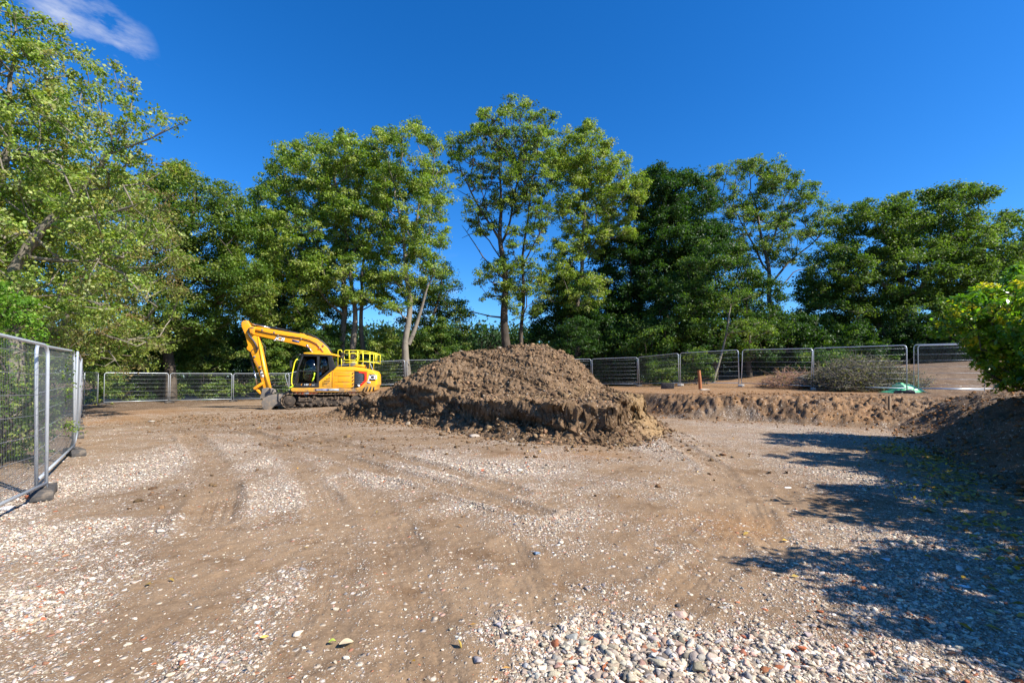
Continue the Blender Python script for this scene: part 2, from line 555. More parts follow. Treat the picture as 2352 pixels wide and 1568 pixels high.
# wheel ruts: picture polylines (centre line), width in metres, depth
RUTS = [([(300, 945), (430, 990), (500, 1060), (515, 1150), (470, 1280), (370, 1420), (250, 1568)], 0.45, 0.014),
        ([(560, 975), (660, 1040), (740, 1130), (770, 1230), (760, 1350), (720, 1500)], 0.36, 0.008),
        ([(1500, 990), (1640, 1070), (1700, 1160), (1660, 1260), (1560, 1370)], 0.34, 0.016),
        ([(560, 985), (700, 1030), (860, 1075), (1030, 1120), (1180, 1165), (1230, 1180)], 0.34, 0.035),
        ([(700, 1000), (860, 1040), (1050, 1085), (1190, 1130)], 0.30, 0.03),
        ([(440, 1000), (490, 1060), (505, 1130), (480, 1200)], 0.42, 0.02),
        ([(1165, 1250), (1195, 1320), (1240, 1420)], 0.26, 0.009),
        ([(1735, 1170), (1755, 1215), (1790, 1265)], 0.28, 0.028),
        ([(1805, 1130), (1815, 1160)], 0.2, 0.015),
        ([(790, 1100), (880, 1170), (930, 1260), (960, 1400), (975, 1560)], 0.34, 0.010)]
RUTW = [([G(*p) for p in pts], w, d) for pts, w, d in RUTS]


def ruts(x, y):
    z = np.zeros(np.shape(x)); lane = np.zeros(np.shape(x))
    for pts, w, dep in RUTW:
        best = np.full(np.shape(x), 99.0); along = np.zeros(np.shape(x)); acc = 0.0
        P_ = np.array(pts)
        # densify
        tt = np.linspace(0, len(P_) - 1, len(P_) * 4)
        Q = np.stack([np.interp(tt, range(len(P_)), P_[:, 0]), np.interp(tt, range(len(P_)), P_[:, 1])], 1)
        sgn = np.zeros(np.shape(x))
        for a, b in zip(Q[:-1], Q[1:]):
            ab = b - a; L = np.hypot(*ab) + 1e-9
            u = np.clip(((x - a[0]) * ab[0] + (y - a[1]) * ab[1]) / L ** 2, 0, 1)
            dx = x - a[0] - u * ab[0]; dy = y - a[1] - u * ab[1]
            d = np.hypot(dx, dy); m = d < best
            sgn = np.where(m, (dx * ab[1] - dy * ab[0]) / L, sgn)
            best = np.where(m, d, best); along = np.where(m, acc + u * L, along); acc += L
        wd = np.exp(-(best / (w * 0.6)) ** 4)
        lug = np.maximum(0, np.cos(sgn * 2 * np.pi / (w / 4.0))) ** 3          # tyre grooves
        blk = (np.sin(along * 2 * np.pi / 0.16 + 3 * np.sign(sgn)) > -0.45)
        edge = np.exp(-((best - w * 0.75) / 0.07) ** 2)
        br = np.clip(0.75 + 0.7 * fbm(x, y, 1.3, 3, off=12), 0, 1)
        fade = np.clip(.5 + 1.3 * fbm(x, y, .45, 3, off=14), 0, 1)
        z += fade * (-dep * wd * 0.9 - dep * 1.0 * wd * lug * blk * br + dep * 1.4 * edge * br)
        lane = np.maximum(lane, wd)
    return z, lane


def masks(x, y):
    n = fbm(x, y, 0.9, 5, 0.6, off=21); nn = fbm(x, y, 3.2, 4, off=22)
    z, lane = ruts(x, y)
    g = np.clip(blobs(x, y, GB) * 0.85 + 0.13 + 0.75 * n + 0.40 * nn, 0, 1.15)
    inside = (y < np.interp(x, *YF) + 0.3)
    s = x - np.interp(y, *FX)
    g = np.where(inside, g, g * 0.10)
    g = np.where(s > 0.3, g * 0.22, g)
    g = g * (1 - 0.8 * lane)
    tn = np.clip(blobs(x, y, TB) + 0.3 * nn - 0.1, 0, 1)
    tn = np.where((~inside) & (s < 0.5), np.clip(0.80 + 0.5 * nn, 0, 1), tn)
    mudsh = np.clip(blobs(x, y, MUDB) + 0.3 * nn - 0.05, 0, 1)
    mudsh = np.where(s > 0.2, np.clip(0.75 + 0.4 * nn, 0, 1), mudsh)
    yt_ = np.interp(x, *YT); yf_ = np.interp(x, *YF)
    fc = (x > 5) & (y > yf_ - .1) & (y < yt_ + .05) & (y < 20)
    mudsh = np.where(fc, np.clip(.42 + 1.3 * nn, 0, 1), mudsh)
    mudsh = np.where((x < -20) | (y > 37), 0.8, mudsh)  # shade under the wood painted into the soil colour beyond the fence
    g = np.where((y > 24) | (x < -1.12 * y + 2 * 0 - 2), g * 0.3, g)
    return g, tn, mudsh, z


def micro(x, y):
    g, tn, mudsh, rz = masks(x, y)
    d = np.hypot(x, y)
    k = np.clip(1.3 - d / 60, 0, 1)
    z = rz + k * (0.018 * fbm(x, y, 2.2, 4, off=31) + 0.010 * fbm(x, y, 11.0, 4, 0.6, off=32))
    c1, v1 = cells(x, y, 14.0)
    z = z + k * np.clip(g, 0, 1) * 0.018 * np.clip(0.5 - c1, 0, 1) * 2 * (v1 < g * 0.8)
    rough = np.clip(mudsh + tn * 0.6, 0, 1)
    z = z + k * rough * 0.05 * (billow(x, y, 3.2, 4, off=33) - 0.35)
    return z, g, tn, mudsh


def ground_z(x, y):
    x = np.atleast_1d(np.asarray(x, float)); y = np.atleast_1d(np.asarray(y, float))
    return terrain(x, y) + micro(x, y)[0]


def gz(x, y):
    return float(ground_z(x, y)[0])


def build_ground():
    u = np.concatenate([np.linspace(-7, -1.35, 60)[:-1], np.linspace(-1.35, 1.35, 1000), np.linspace(1.35, 7, 60)[1:]])
    yy = np.concatenate([np.linspace(-8, 1.2, 40)[:-1], np.exp(np.linspace(math.log(1.2), math.log(34), 820))[:-1],
                         np.exp(np.linspace(math.log(34), math.log(2600), 110))])
    w = np.where(yy < 1.2, 1.2 + 1.6, yy + 1.6)
    Y, U = np.meshgrid(yy, u, indexing='ij')
    X = U * w[:, None]
    x = X.ravel(); y = Y.ravel()
    mz, g, tn, mudsh = micro(x, y)
    z = terrain(x, y) + mz
    nr, nc = len(yy), len(u)
    idx = np.arange(nr * nc).reshape(nr, nc)
    F = np.stack([idx[:-1, :-1], idx[:-1, 1:], idx[1:, 1:], idx[1:, :-1]], -1).reshape(-1, 4)
    o = mesh_np("ground", np.stack([x, y, z], 1), F, M_ground, smooth=True, attrs={"grav": g, "tan": tn, "mud_shade": mudsh})
    o['kind'] = 'structure'
    o['label'] = 'brown soil and crushed stone building ground with a cut terrace'


build_ground()

# ---------------------------------------------------------------- stones (base shapes)
def ico(sub):
    bm = bmesh.new(); bmesh.ops.create_icosphere(bm, subdivisions=sub, radius=1.0)
    V = np.array([v.co[:] for v in bm.verts]); F = np.array([[v.index for v in f.verts] for f in bm.faces]); bm.free()
    return V, F


def rocks(sub, n, rough=0.3, planes=7, h0=.38, h1=.8):
    V, F = ico(sub); out = []
    for i in range(n):
        v = V.copy()
        for k in range(planes):                       # chip flat facets off
            nrm = rng.normal(size=3); nrm /= np.linalg.norm(nrm); h = rng.uniform(h0, h1)
            dd = v @ nrm; v = v - np.outer(np.maximum(0, dd - h), nrm)
        v = v * (1 + rough * (rng.random((len(v), 1)) - 0.5))
        v = v * np.array([1.0, rng.uniform(0.5, 1.0), rng.uniform(0.32, 0.72)])
        out.append(v)
    return out, F


R1, RF1 = rocks(1, 10, 0.2, 8, .42, .7)
R2, RF2 = rocks(2, 14, 0.05, 13, .42, .66)
C2, CF2 = rocks(2, 10, 0.45, 3)
C1, CF1 = rocks(1, 12, 0.75, 4)


def scatter(protos, F, pos, size, tilt=0.5):
    n = len(pos); k = len(protos); nv = len(protos[0])
    a = rng.random(n) * 2 * np.pi
    ca, sa = np.cos(a), np.sin(a)
    which = rng.integers(0, k, n)
    B = np.stack(protos)[which]                       # n,nv,3
    B = B * size[:, None, None]
    # tilt about x then spin about z
    tl = rng.normal(0, tilt, n); ct, st = np.cos(tl), np.sin(tl)
    y = B[..., 1] * ct[:, None] - B[..., 2] * st[:, None]; z = B[..., 1] * st[:, None] + B[..., 2] * ct[:, None]
    x = B[..., 0]
    V = np.stack([x * ca[:, None] - y * sa[:, None], x * sa[:, None] + y * ca[:, None], z], -1) + pos[:, None, :]
    FF = (F[None] + (np.arange(n) * nv)[:, None, None]).reshape(-1, F.shape[1])
    return V.reshape(-1, 3), FF, nv


PAL = np.array([c for _, c in STONE_STOPS]); 
PALW = np.array([.20, .15, .21, .09, .14, .075, .05, .04, .045]); PALW /= PALW.sum()


def stone_cols(n, white=0.0):
    c = PAL[rng.choice(len(PAL), n, p=PALW)]
    c = c + (np.array([.36, .27, .18]) - c) * (rng.random((n, 1)) ** 1.8 * .5)
    return np.clip(c * rng.uniform(0.65, 1.35, (n, 1)) * rng.uniform(0.95, 1.05, (n, 3)), 0, 0.85)


def build_gravel():
    N = 800000
    y = np.exp(rng.uniform(math.log(1.9), math.log(19.5), N))
    x = rng.uniform(-1.32, 1.32, N) * (y + 0.6)
    s_ = x - np.interp(y, *FX)
    ok = (y < np.interp(x, *YF) + 0.2) & (s_ < 0.9) & ~((np.hypot((x + 0.2) / 3.4, (y - 14.5) / 3.4) < 1)) & (x > -1.15 * y - 3)
    x, y = x[ok], y[ok]
    g = masks(x, y)[0]
    p = np.clip((g - 0.15), 0, 1) ** 1.5 * 0.5 + 0.02
    keep = rng.random(len(x)) < p
    x, y, g = x[keep], y[keep], g[keep]
    n = len(x)
    size = np.exp(rng.normal(math.log(0.0085), 0.55, n)) * (0.8 + 0.55 * np.clip(g, 0, 1.1))
    size = np.clip(size, 0.004, 0.032)
    size = np.maximum(size, y * 0.0011)
    hot = blobs(x, y, [(1450, 1500, 330, 90, 1), (1140, 1075, 150, 22, 1), (2200, 1300, 200, 160, .8), (2000, 1020, 120, 30, 1)])
    size = size * (1 + 1.0 * np.clip(hot, 0, 1) * (rng.random(n) < .22))
    z = ground_z(x, y) + size * rng.uniform(-.25, .2, n)
    pos = np.stack([x, y, z], 1)
    bigm = (size / y > 0.0042)
    for nm, m, PR, PF in (("gravel", ~bigm, R1, RF1), ("gravel", bigm, R2, RF2)):
        V, F, nv = scatter(PR, PF, pos[m], size[m], 0.35)
        c = np.repeat(stone_cols(m.sum()), nv, 0)
        o = mesh_np(nm, V, F, M_stone, col=c)
        tag(o, 'crushed stone and brick gravel lying loose over the brown ground', 'gravel', kind='stuff')
    print("gravel", n, bigm.sum())


build_gravel()

# single stones one can point to: (px, py, size m, colour, label, name, flat)
SOLO = [(2015 * 0 + 1560, 1408, 0.075, (0.52, 0.38, 0.31), 'flat pinkish slab of stone lying on bare soil above the gravel', 'stone', .35),
        (1553, 1382, 0.035, (0.10, 0.09, 0.08), 'small dark lump of stone just above the flat pinkish slab', 'stone', .8),
        (1233, 1274, 0.04, (0.20, 0.28, 0.38), 'blue grey stone beside the tyre prints in mid ground', 'stone', .6),
        (1795, 1545 - 50, 0.05, (0.85, 0.83, 0.8), 'bright white stone fragment near the edge of the tree shadow', 'stone', .3),
        (1805, 1120, 0.08, (0.85, 0.83, 0.8), 'bright white scrap of stone on brown soil right of centre', 'stone', .15),
        (1758, 1292, 0.045, (0.16, 0.12, 0.10), 'dark brown stone at the tip of the long shadow', 'stone', .6),
        (1092, 1003, 0.2, (0.40, 0.35, 0.30), 'grey boulder at the front foot of the soil heap', 'rock', .55),
        (1640, 1003, 0.001, (0.1, .1, .1), '', '', 0),
        (375, 1220, 0.07, (0.72, 0.60, 0.48), 'long cream stone pressed flat in the left track', 'stone', .25),
        (800, 1510, 0.03, (0.7, 0.62, 0.5), 'cream pebble beside the pale fallen leaf', 'stone', .7),
        (690, 1452, 0.06, (0.66, 0.57, 0.46), 'large cream stone on bare soil in left foreground', 'stone', .5),
        (2030, 1283, 0.05, (0.6, 0.62, 0.68), 'pale stone lying in deep shade among grey rubble', 'stone', .4),
        (2205, 1342, 0.045, (0.8, 0.82, 0.86), 'white chip of stone in shade near the fallen leaves', 'stone', .4),
        (350, 955, 0.26, (0.46, 0.42, 0.36), 'flat pale slab lying on the ground before the back left fence', 'rock', .3),
        (80, 1170 - 40, 0.10, (0.42, 0.14, 0.07), 'broken red brick lump behind the nearest fence foot', 'brick', .7),
        (25, 1155, 0.10, (0.7, 0.66, 0.62), 'pale rubble lump behind the nearest mesh panel', 'rock', .8)]
for px, py, s, c, lb, nm, fl in SOLO:
    if not nm: continue
    x, y = G(px, py)
    v = R2[rng.integers(0, 10)] * s * np.array([1.0, 1.0, fl / 0.6])
    a = rng.random() * 3
    v = v @ np.array([[math.cos(a), math.sin(a), 0], [-math.sin(a), math.cos(a), 0], [0, 0, 1]])
    o = mesh_np(nm, v, RF2, M_stone, col=np.tile(c, (len(v), 1)))
    o.location = (x, y, gz(x, y) + s * 0.2 * fl)
    tag(o, lb, nm if nm != 'stone' else 'stone')

# ---------------------------------------------------------------- soil heap
PX = ([-8.2, -6.9, -6.25, -5.4, -4.4, -3.9, -2.67, -1.95, -.2, 0.1, 1.2, 1.5, 2.1, 2.7, 3.3, 3.8, 4.3, 4.8, 5.3],
      [-.3, .35, .62, .85, 1.15, 1.5, 2.15, 2.42, 2.55, 2.68, 2.68, 2.5, 2.3, 1.8, 1.2, .95, .6, 0.0, -.4])
FRONT = np.array([(-7.4, 18.6), (-6.2, 17.2), (-4.2, 15.9), (-2.3, 14.3), (-1.3, 12.6), (-.3, 11.6), (1.0, 10.7), (2.4, 10.4), (3.15, 11.2), (4.1, 13.0), (4.55, 14.6), (4.75, 17), (4.0, 21), (0, 22.5), (-4, 22), (-7.5, 20)])


def sdist(x, y, poly):
    d = np.full(x.shape, 1e9); ins = np.zeros(x.shape, bool)
    n = len(poly)
    for i in range(n):
        a = poly[i]; b = poly[(i + 1) % n]; ab = b - a
        u = np.clip(((x - a[0]) * ab[0] + (y - a[1]) * ab[1]) / (ab @ ab), 0, 1)
        d = np.minimum(d, np.hypot(x - a[0] - u * ab[0], y - a[1] - u * ab[1]))
        c = ((a[1] > y) != (b[1] > y)) & (x < (b[0] - a[0]) * (y - a[1]) / (b[1] - a[1] + 1e-12) + a[0])
        ins ^= c
    return np.where(ins, d, -d)


def heap_h(x, y):
    pr = np.interp(x, *PX)
    sp = lambda v: np.log1p(np.exp(np.clip(v * 4, -40, 40))) / 4
    yf = 15.9 + 0.25 * fbm(x, y * 0, 0.8, 3)
    cone = pr - 0.84 * sp(yf + .3 - y) - 0.62 * sp(y - 18.4)
    s = sdist(x, y, FRONT)
    s = s + 0.30 * fbm(x, y, 0.8, 3, off=41) + 0.05 * fbm(x, y, 3.5, 3, off=42)
    hs_ = 0.80 + 0.12 * fbm(x, y, 0.6, 3, off=43) + 0.07 * np.clip(s, 0, 3)
    hs_ = hs_ * np.clip(0.50 + 0.50 * ss((x + 5) / 3.5), 0, 1)
    step = 0.30 * ss((s + 0.06) / 0.22) + 0.70 * ss((s - 0.34) / 0.15)
    shelf = hs_ * step
    h = np.maximum(cone * ss((s + .1) / 0.9), shelf)
    h = h + 0.10 * np.exp(-((np.maximum(cone, 0) - shelf) / 0.12) ** 2)
    k = ss((s + 0.3) / 0.5)
    lowp = np.exp(-np.clip(s - .2, 0, 9) / .9)
    h = h + k * ((0.10 + .14 * lowp) * (billow(x, y, 1.3, 4, off=44) - 0.33) + (0.10 + .10 * lowp) * (billow(x, y, 4.2, 4, off=45) - 0.33) + 0.06 * fbm(x, y, 13, 3, 0.6, off=46))
    c, v = cells(x, y, 4.5, 5)
    h = h + k * (.06 + .12 * lowp) * np.clip(0.62 - c, 0, 1) * (v > 0.45)
    c, v = cells(x, y, 9.5, 8)
    h = h + k * 0.09 * np.clip(0.62 - c, 0, 1) * (v > 0.4)
    h = h - 0.25 * (1 - ss((s + 0.45) / 0.4))
    return h, s


def build_heap():
    xs = np.arange(-8.4, 5.9, 0.027); ys = np.concatenate([np.arange(9.6, 17.5, 0.027), np.arange(17.5, 23.5, 0.06)])
    Y, X = np.meshgrid(ys, xs, indexing='ij')
    x = X.ravel(); y = Y.ravel()
    h, s = heap_h(x, y)
    base = terrain(x, y)
    z = base + h
    k = ss((s + 0.2) / 0.4)
    lw = np.exp(-((s - .35) / .45) ** 2)
    x2 = x + k * 0.09 * fbm(x + z * 2, y + z * 2, 3.0, 3, off=51) + lw * .12 * fbm(z * 1.7 + 4, x * .6 + y * .5, 3.2, 4, off=58)
    y2 = y + k * 0.12 * fbm(x + z * 3, y - z * 2, 3.0, 3, off=52) - k * (.06 + .26 * lw) * fbm(x * .9 + y * .3, z * 2.0, 2.6, 5, .6, off=53) - lw * .10 * np.clip(.6 - cells(x * .9 + y * .4, z * 1.5, 4.5, 11)[0], 0, 1)
    y2 = y2 - .16 * np.exp(-((s - .55) / .14) ** 2)
    tn = np.clip(np.exp(-((x - 3.75) / .7) ** 2 - ((y - 12.7) / 1.5) ** 2) * 2.0 + np.exp(-((x - 2.35) / .25) ** 2 - ((y - 14.2) / .5) ** 2) * 1.2
                 + 0.7 * np.exp(-((x - 0.4) / 1.0) ** 2 - ((y - 12.4) / .35) ** 2) + 0.5 * fbm(x, y, 1.5, 4, off=54) - 0.15, 0, 1)
    nr, nc = len(ys), len(xs)
    idx = np.arange(nr * nc).reshape(nr, nc)
    F = np.stack([idx[:-1, :-1], idx[:-1, 1:], idx[1:, 1:], idx[1:, :-1]], -1).reshape(-1, 4)
    keep = (s.reshape(nr, nc)[:-1, :-1] > -0.55).ravel()
    F = F[keep]
    used = np.unique(F); rm = np.full(nr * nc, -1); rm[used] = np.arange(len(used)); F = rm[F]
    V = np.stack([x2, y2, z], 1)[used]
    o = mesh_np("soil_heap", V, F, M_earth, attrs={"tan": tn[used]}, smooth=True)
    tag(o, 'big mound of dug brown soil with a crumbling front ledge', 'soil heap')
    # clods on it
    n = 52000
    x = rng.uniform(-7.6, 5.2, n); y = rng.uniform(9.6, 19, n)
    h, s = heap_h(x, y)
    ok = (s > -0.5 + 0.25 * rng.random(n)) & (rng.random(n) < 0.35 + 0.65 * np.clip(fbm(x, y, 1.1, 3, off=55) * 2 + .5, 0, 1))
    x, y, h, s = x[ok], y[ok], h[ok], s[ok]
    sz = np.clip(np.exp(rng.normal(math.log(0.024), 0.55, len(x))), 0.013, 0.13)
    z = np.maximum(terrain(x, y) + h, ground_z(x, y)) + sz * 0.25
    # clods breaking out of the steep skirt
    fx_ = rng.uniform(-7, 4.6, 110000); fy_ = rng.uniform(9.8, 17, 110000); fh, fs = heap_h(fx_, fy_)
    kk = (fs > -.05) & (fs < .66) & (rng.random(110000) < .28)
    fx_, fy_, fh, fs = fx_[kk], fy_[kk], fh[kk], fs[kk]
    fz = terrain(fx_, fy_) + fh * rng.random(len(fx_))
    x = np.concatenate([x, fx_]); y = np.concatenate([y, fy_ - .10 * rng.random(len(fy_))]); z = np.concatenate([z, fz])
    sz = np.concatenate([sz, np.clip(np.exp(rng.normal(math.log(.032), .5, len(fx_))), .015, .11)])
    V, F, nv = scatter(C1, CF1, np.stack([x, y, z], 1), sz, 1.0)
    damp = np.clip(1 + 1.2 * fbm(x, y, .9, 4, off=57), .45, 1.35)[:, None]
    c = np.array([.175, .111, .062]) * damp * rng.uniform(0.5, 1.6, (len(x), 1)) * rng.uniform(.94, 1.06, (len(x), 3))
    pale = rng.random(len(x)) < 0.04
    c[pale] = np.array([.36, .29, .21])
    tanc = (np.exp(-((x - 3.65) / .75) ** 2 - ((y - 12.7) / 1.5) ** 2) > rng.random(len(x)) * .9) | (np.exp(-((x - 0.4) / 1.1) ** 2 - ((y - 12.4) / .4) ** 2) > rng.random(len(x)) * 1.6)
    c[tanc] = np.array([.33, .225, .12]) * rng.uniform(.7, 1.3, (tanc.sum(), 1))
    q = mesh_np("loose_clods", V, F, M_clod, parent=o, col=np.repeat(c, nv, 0))
    q['kind'] = 'stuff'
    # crumbs of soil around the heap, on the churned strip and under the cut
    n = 80000
    x = rng.uniform(-15, 13.8, n); y = rng.uniform(5.0, 26, n)
    h, s = heap_h(np.clip(x, -8, 6), y)
    foot = np.interp(x, *YF)
    w = np.exp(-np.clip(-s, 0, 9) / 0.8) * (s < -0.1)
    w = np.where((x > 4.7), np.exp(-np.abs(y - foot - .6) / 0.6), w)
    sb = x - np.interp(y, *FX)
    w = np.where((sb > 0) & (sb < 3.5), .5, w)
    w = np.maximum(w, np.clip(blobs(x, y, MUDB) * 0.55, 0, 1) * (s < -.1))
    ok = (rng.random(n) < w)
    x, y = x[ok], y[ok]
    sz = np.clip(np.exp(rng.normal(math.log(0.021), 0.55, len(x))), 0.011, 0.08)
    z = ground_z(x, y) + sz * 0.25
    V, F, nv = scatter(C1, CF1, np.stack([x, y, z], 1), sz, 1.0)
    c = np.array([.19, .115, .06]) * rng.uniform(0.55, 1.4, (len(x), 1)) * rng.uniform(.94, 1.06, (len(x), 3))
    c[(x > 5.5)] *= np.array([1.25, 1.05, .85])
    q = mesh_np("rubble", V, F, M_clod, col=np.repeat(c, nv, 0))
    tag(q, 'loose crumbs of soil strewn round the heap and along the cut', 'soil crumbs', kind='stuff')


build_heap()

# ---------------------------------------------------------------- trees
def unit(v):
    return v / (np.linalg.norm(v, axis=-1, keepdims=True) + 1e-9)


def tubes(A, B, ra, rb, sides=5):
    """independent tapered tubes A->B"""
    n = len(A); d = unit(B - A)
    up = np.where(np.abs(d[:, 2:3]) > 0.9, np.array([[1., 0, 0]]), np.array([[0, 0, 1.]]))
    u = unit(np.cross(d, up)); v = np.cross(d, u)
    a = np.arange(sides) * 2 * np.pi / sides
    ring = np.cos(a)[None, :, None] * u[:, None, :] + np.sin(a)[None, :, None] * v[:, None, :]
    V = np.concatenate([A[:, None] + ring * ra[:, None, None], B[:, None] + ring * rb[:, None, None]], 1)
    i = np.arange(sides); j = (i + 1) % sides
    f = np.stack([i, j, j + sides, i + sides], 1)
    F = (f[None] + (np.arange(n) * 2 * sides)[:, None, None]).reshape(-1, 4)
    return V.reshape(-1, 3), F


def leaves_at(C, size, bias, droop=0.0, aspect=0.5, wind=0.0, out=None):
    """one bent diamond leaf at each point"""
    n = len(C)
    nrm = rng.normal(size=(n, 3)) * (1.0 if out is None else .75); nrm[:, 2] += bias
    if out is not None: nrm += out * 1.1
    nrm = unit(nrm)
    a = rng.normal(size=(n, 3)); a[:, 2] -= droop; a[:, 0] -= wind
    a = unit(a - (a * nrm).sum(1, keepdims=True) * nrm)
    b = np.cross(nrm, a)
    s = size * rng.uniform(0.65, 1.35, (n, 1)); w = s * aspect * 0.5
    p0 = C - a * s * 0.5; p2 = C + a * s * 0.5 - nrm * s * 0.12
    p1 = C + b * w + nrm * s * 0.06 - a * s * .05; p3 = C - b * w + nrm * s * 0.06 - a * s * .05
    V = np.stack([p0, p1, p2, p3], 1).reshape(-1, 3)
    F = np.arange(4 * n).reshape(n, 4)
    return V, F


def ell(px, py, rx, ry, d, rd=None):
    c = P(px, py, d)
    return (*c, rx / K * d, (rd if rd else (rx + ry) * 0.45 / K * d), ry / K * d)


def tree(name, label, cat, group, base, lobes, spacing, tufts, lpt, lsize, cols, trunks, bark=M_bark, bias=0.5, tuft_r=0.42,
         shell=0.55, droop=0.0, wind=0.5, twig=0.018, tilt_up=0.5, mat=None, aspect=0.5, rexp=0.46, bare=0.0, sides=6, crown='crown', sparse_in=0.0):
    """lobes: ellipsoids (cx,cy,cz,rx,ry,rz) in world metres; trunks: list of polylines of world points"""
    L = np.array(lobes)
    lsize *= (.72 if base[1] > 22 else .86); lpt *= (2.6 if base[1] > 22 else 2.0); tufts *= .88; tuft_r *= .92; aspect = min(.7, aspect * 1.22); spacing *= .84; bias += .3
    vol = L[:, 3] * L[:, 4] * L[:, 5]
    N = int(vol.sum() * 4.19 / spacing ** 3 * 1.6) + 8
    which = rng.choice(len(L), N, p=vol / vol.sum())
    dirs = unit(rng.normal(size=(N, 3)))
    r = rng.random(N) ** (1 / 3) * (1 - shell) + shell * rng.random(N) ** 0.18
    C = L[which, :3] + dirs * r[:, None] * L[which, 3:]
    for l in L:                                            # every bough gets its leaves, however small
        dd = unit(rng.normal(size=(5, 3))) * rng.random((5, 1)) ** .5
        C = np.concatenate([l[:3] + dd * l[3:], C])
    N = len(C)
    # blue-noise thinning
    keep = []
    cell = {}
    for i, c in enumerate(C):
        k = tuple(np.floor(c / spacing).astype(int))
        ok = True
        for dx in (-1, 0, 1):
            for dy in (-1, 0, 1):
                for dz in (-1, 0, 1):
                    for q in cell.get((k[0] + dx, k[1] + dy, k[2] + dz), ()):
                        if ((C[q] - c) ** 2).sum() < (spacing * 0.72) ** 2:
                            ok = False; break
                    if not ok: break
                if not ok: break
            if not ok: break
        if ok:
            keep.append(i); cell.setdefault(k, []).append(i)
    C = C[keep]
    # skeleton
    nodes = []; par = []; fixr = []
    for tr in trunks:
        pts = np.array([p[:3] for p in tr], float)
        seg = np.linalg.norm(np.diff(pts, axis=0), axis=1); cum = np.concatenate([[0], np.cumsum(seg)])
        m = max(3, int(cum[-1] / 0.6)); tt = np.linspace(0, cum[-1], m)
        Q = np.stack([np.interp(tt, cum, pts[:, i]) for i in range(3)], 1)
        Q[1:-1, 0] += 0.10 * np.sin(tt[1:-1] * 0.9 + rng.random() * 6); Q[1:-1, 1] += 0.10 * np.sin(tt[1:-1] * 1.1 + rng.random() * 6)
        rr = np.interp(tt, cum, [p[3] for p in tr])
        if nodes and tr is not trunks[0] and len(tr[0]) > 4:   # joins an earlier trunk
            dd = np.linalg.norm(np.array(nodes) - Q[0], axis=1); prev = int(dd.argmin())
        else:
            prev = -1
        for q, r_ in zip(Q, rr):
            nodes.append(q); par.append(prev); fixr.append(r_); prev = len(nodes) - 1
    nt = len(nodes)
    lowest = L[:, 2].min() - L[:, 5].max()
    tn = np.array(nodes)
    dmin = np.min(np.linalg.norm(C[:, None] - tn[None], axis=2), axis=1)
    order = np.argsort(dmin)
    cap = nt + len(C) * 14
    A = np.zeros((cap, 3)); A[:nt] = tn; cnt = nt; par = list(par); fixr = list(fixr)
    ends = []
    for i in order:
        c = C[i]
        v = c - A[:cnt]
        d = np.linalg.norm(v, axis=1)
        slope = v[:, 2] / (d + 1e-6)
        cost = d * (1 + 0.9 * np.clip(tilt_up - slope, 0, 2))
        j = int(cost.argmin()); start = A[j].copy(); dist = d[j]
        m = max(1, min(12, int(round(dist / 0.75))))
        sag = 0.10 * dist
        side = rng.normal(0, 0.05 * dist, 3)
        prev = j
        for k in range(1, m + 1):
            f = k / m
            p = start + (c - start) * f + np.array([0, 0, 1]) * (-sag * 4 * f * (1 - f) * 0.5) + side * math.sin(math.pi * f) + (rng.normal(0, 0.045, 3) if k < m else 0)
            A[cnt] = p; par.append(prev); fixr.append(0); prev = cnt; cnt += 1
        ends.append(prev)
    par = np.array(par); A = A[:cnt]
    wgt = np.zeros(cnt)
    for e in ends: wgt[e] += 1
    for i in range(cnt - 1, -1, -1):
        if par[i] >= 0: wgt[par[i]] += wgt[i]
    rad = np.maximum(twig, twig * np.maximum(wgt, 1) ** rexp)
    fr = np.array(fixr); rad = np.where(fr > 0, fr, rad)
    for i in range(nt, cnt):                              # a limb never thicker than what bears it
        rad[i] = min(rad[i], rad[par[i]] * 0.85 if par[i] < nt else rad[par[i]])
    m = par >= 0
    Vt, Ft = tubes(A[par[m]], A[m.nonzero()[0]], np.where(np.arange(cnt)[m] < nt, rad[par[m]], np.minimum(rad[par[m]], rad[m] * 1.25)), rad[m], sides)
    # fine twigs within each clump
    nC = len(C)
    cr = spacing * 0.62
    nt_ = np.maximum(1, rng.poisson(tufts, nC))
    if bare > 0:
        drop = rng.random(nC) < bare; nt_[drop] = np.where(rng.random(drop.sum()) < .5, 0, 1)
    if sparse_in > 0:                                     # fewer leaves low inside the crown
        q = np.min([np.linalg.norm((C - l[:3]) / l[3:], axis=1) for l in L], axis=0)
        nt_ = np.where((q < 0.62) & (rng.random(nC) < sparse_in), 0, nt_)
    rep = np.repeat(np.arange(nC), nt_)
    td = unit(rng.normal(size=(len(rep), 3)) + np.array([0, 0, 0.35]))
    TP = C[rep] + td * (cr * rng.uniform(0.25, 1.05, (len(rep), 1))) * np.array([1.1, 1.1, 0.85])
    extra = rng.random(nC) < 0.8
    Vb, Fb = tubes(C[rep], TP, np.full(len(rep), twig * 0.55), np.full(len(rep), twig * 0.3), 3)
    VV = np.concatenate([Vt, Vb]); FF = [Ft, Fb + len(Vt)]
    root = empty(name, base)
    b = np.array(base)
    mesh_np("trunk", VV - b, FF, bark, parent=root, smooth=True)
    # leaves
    k = np.maximum(2, rng.poisson(lpt, len(TP)))
    rp = np.repeat(np.arange(len(TP)), k)
    ld = unit(rng.normal(size=(len(rp), 3))) * (rng.random((len(rp), 1)) ** 0.5)
    tr_ = tuft_r * rng.uniform(0.6, 1.3, len(TP))[rp][:, None]
    LP = TP[rp] + ld * tr_ * np.array([1.25, 1.0, 0.72])
    V, F = leaves_at(LP, lsize, bias, droop, aspect, wind, ld)
    base_c = np.array(cols)
    tc_ = base_c[rng.integers(0, len(base_c), len(TP))][rp]
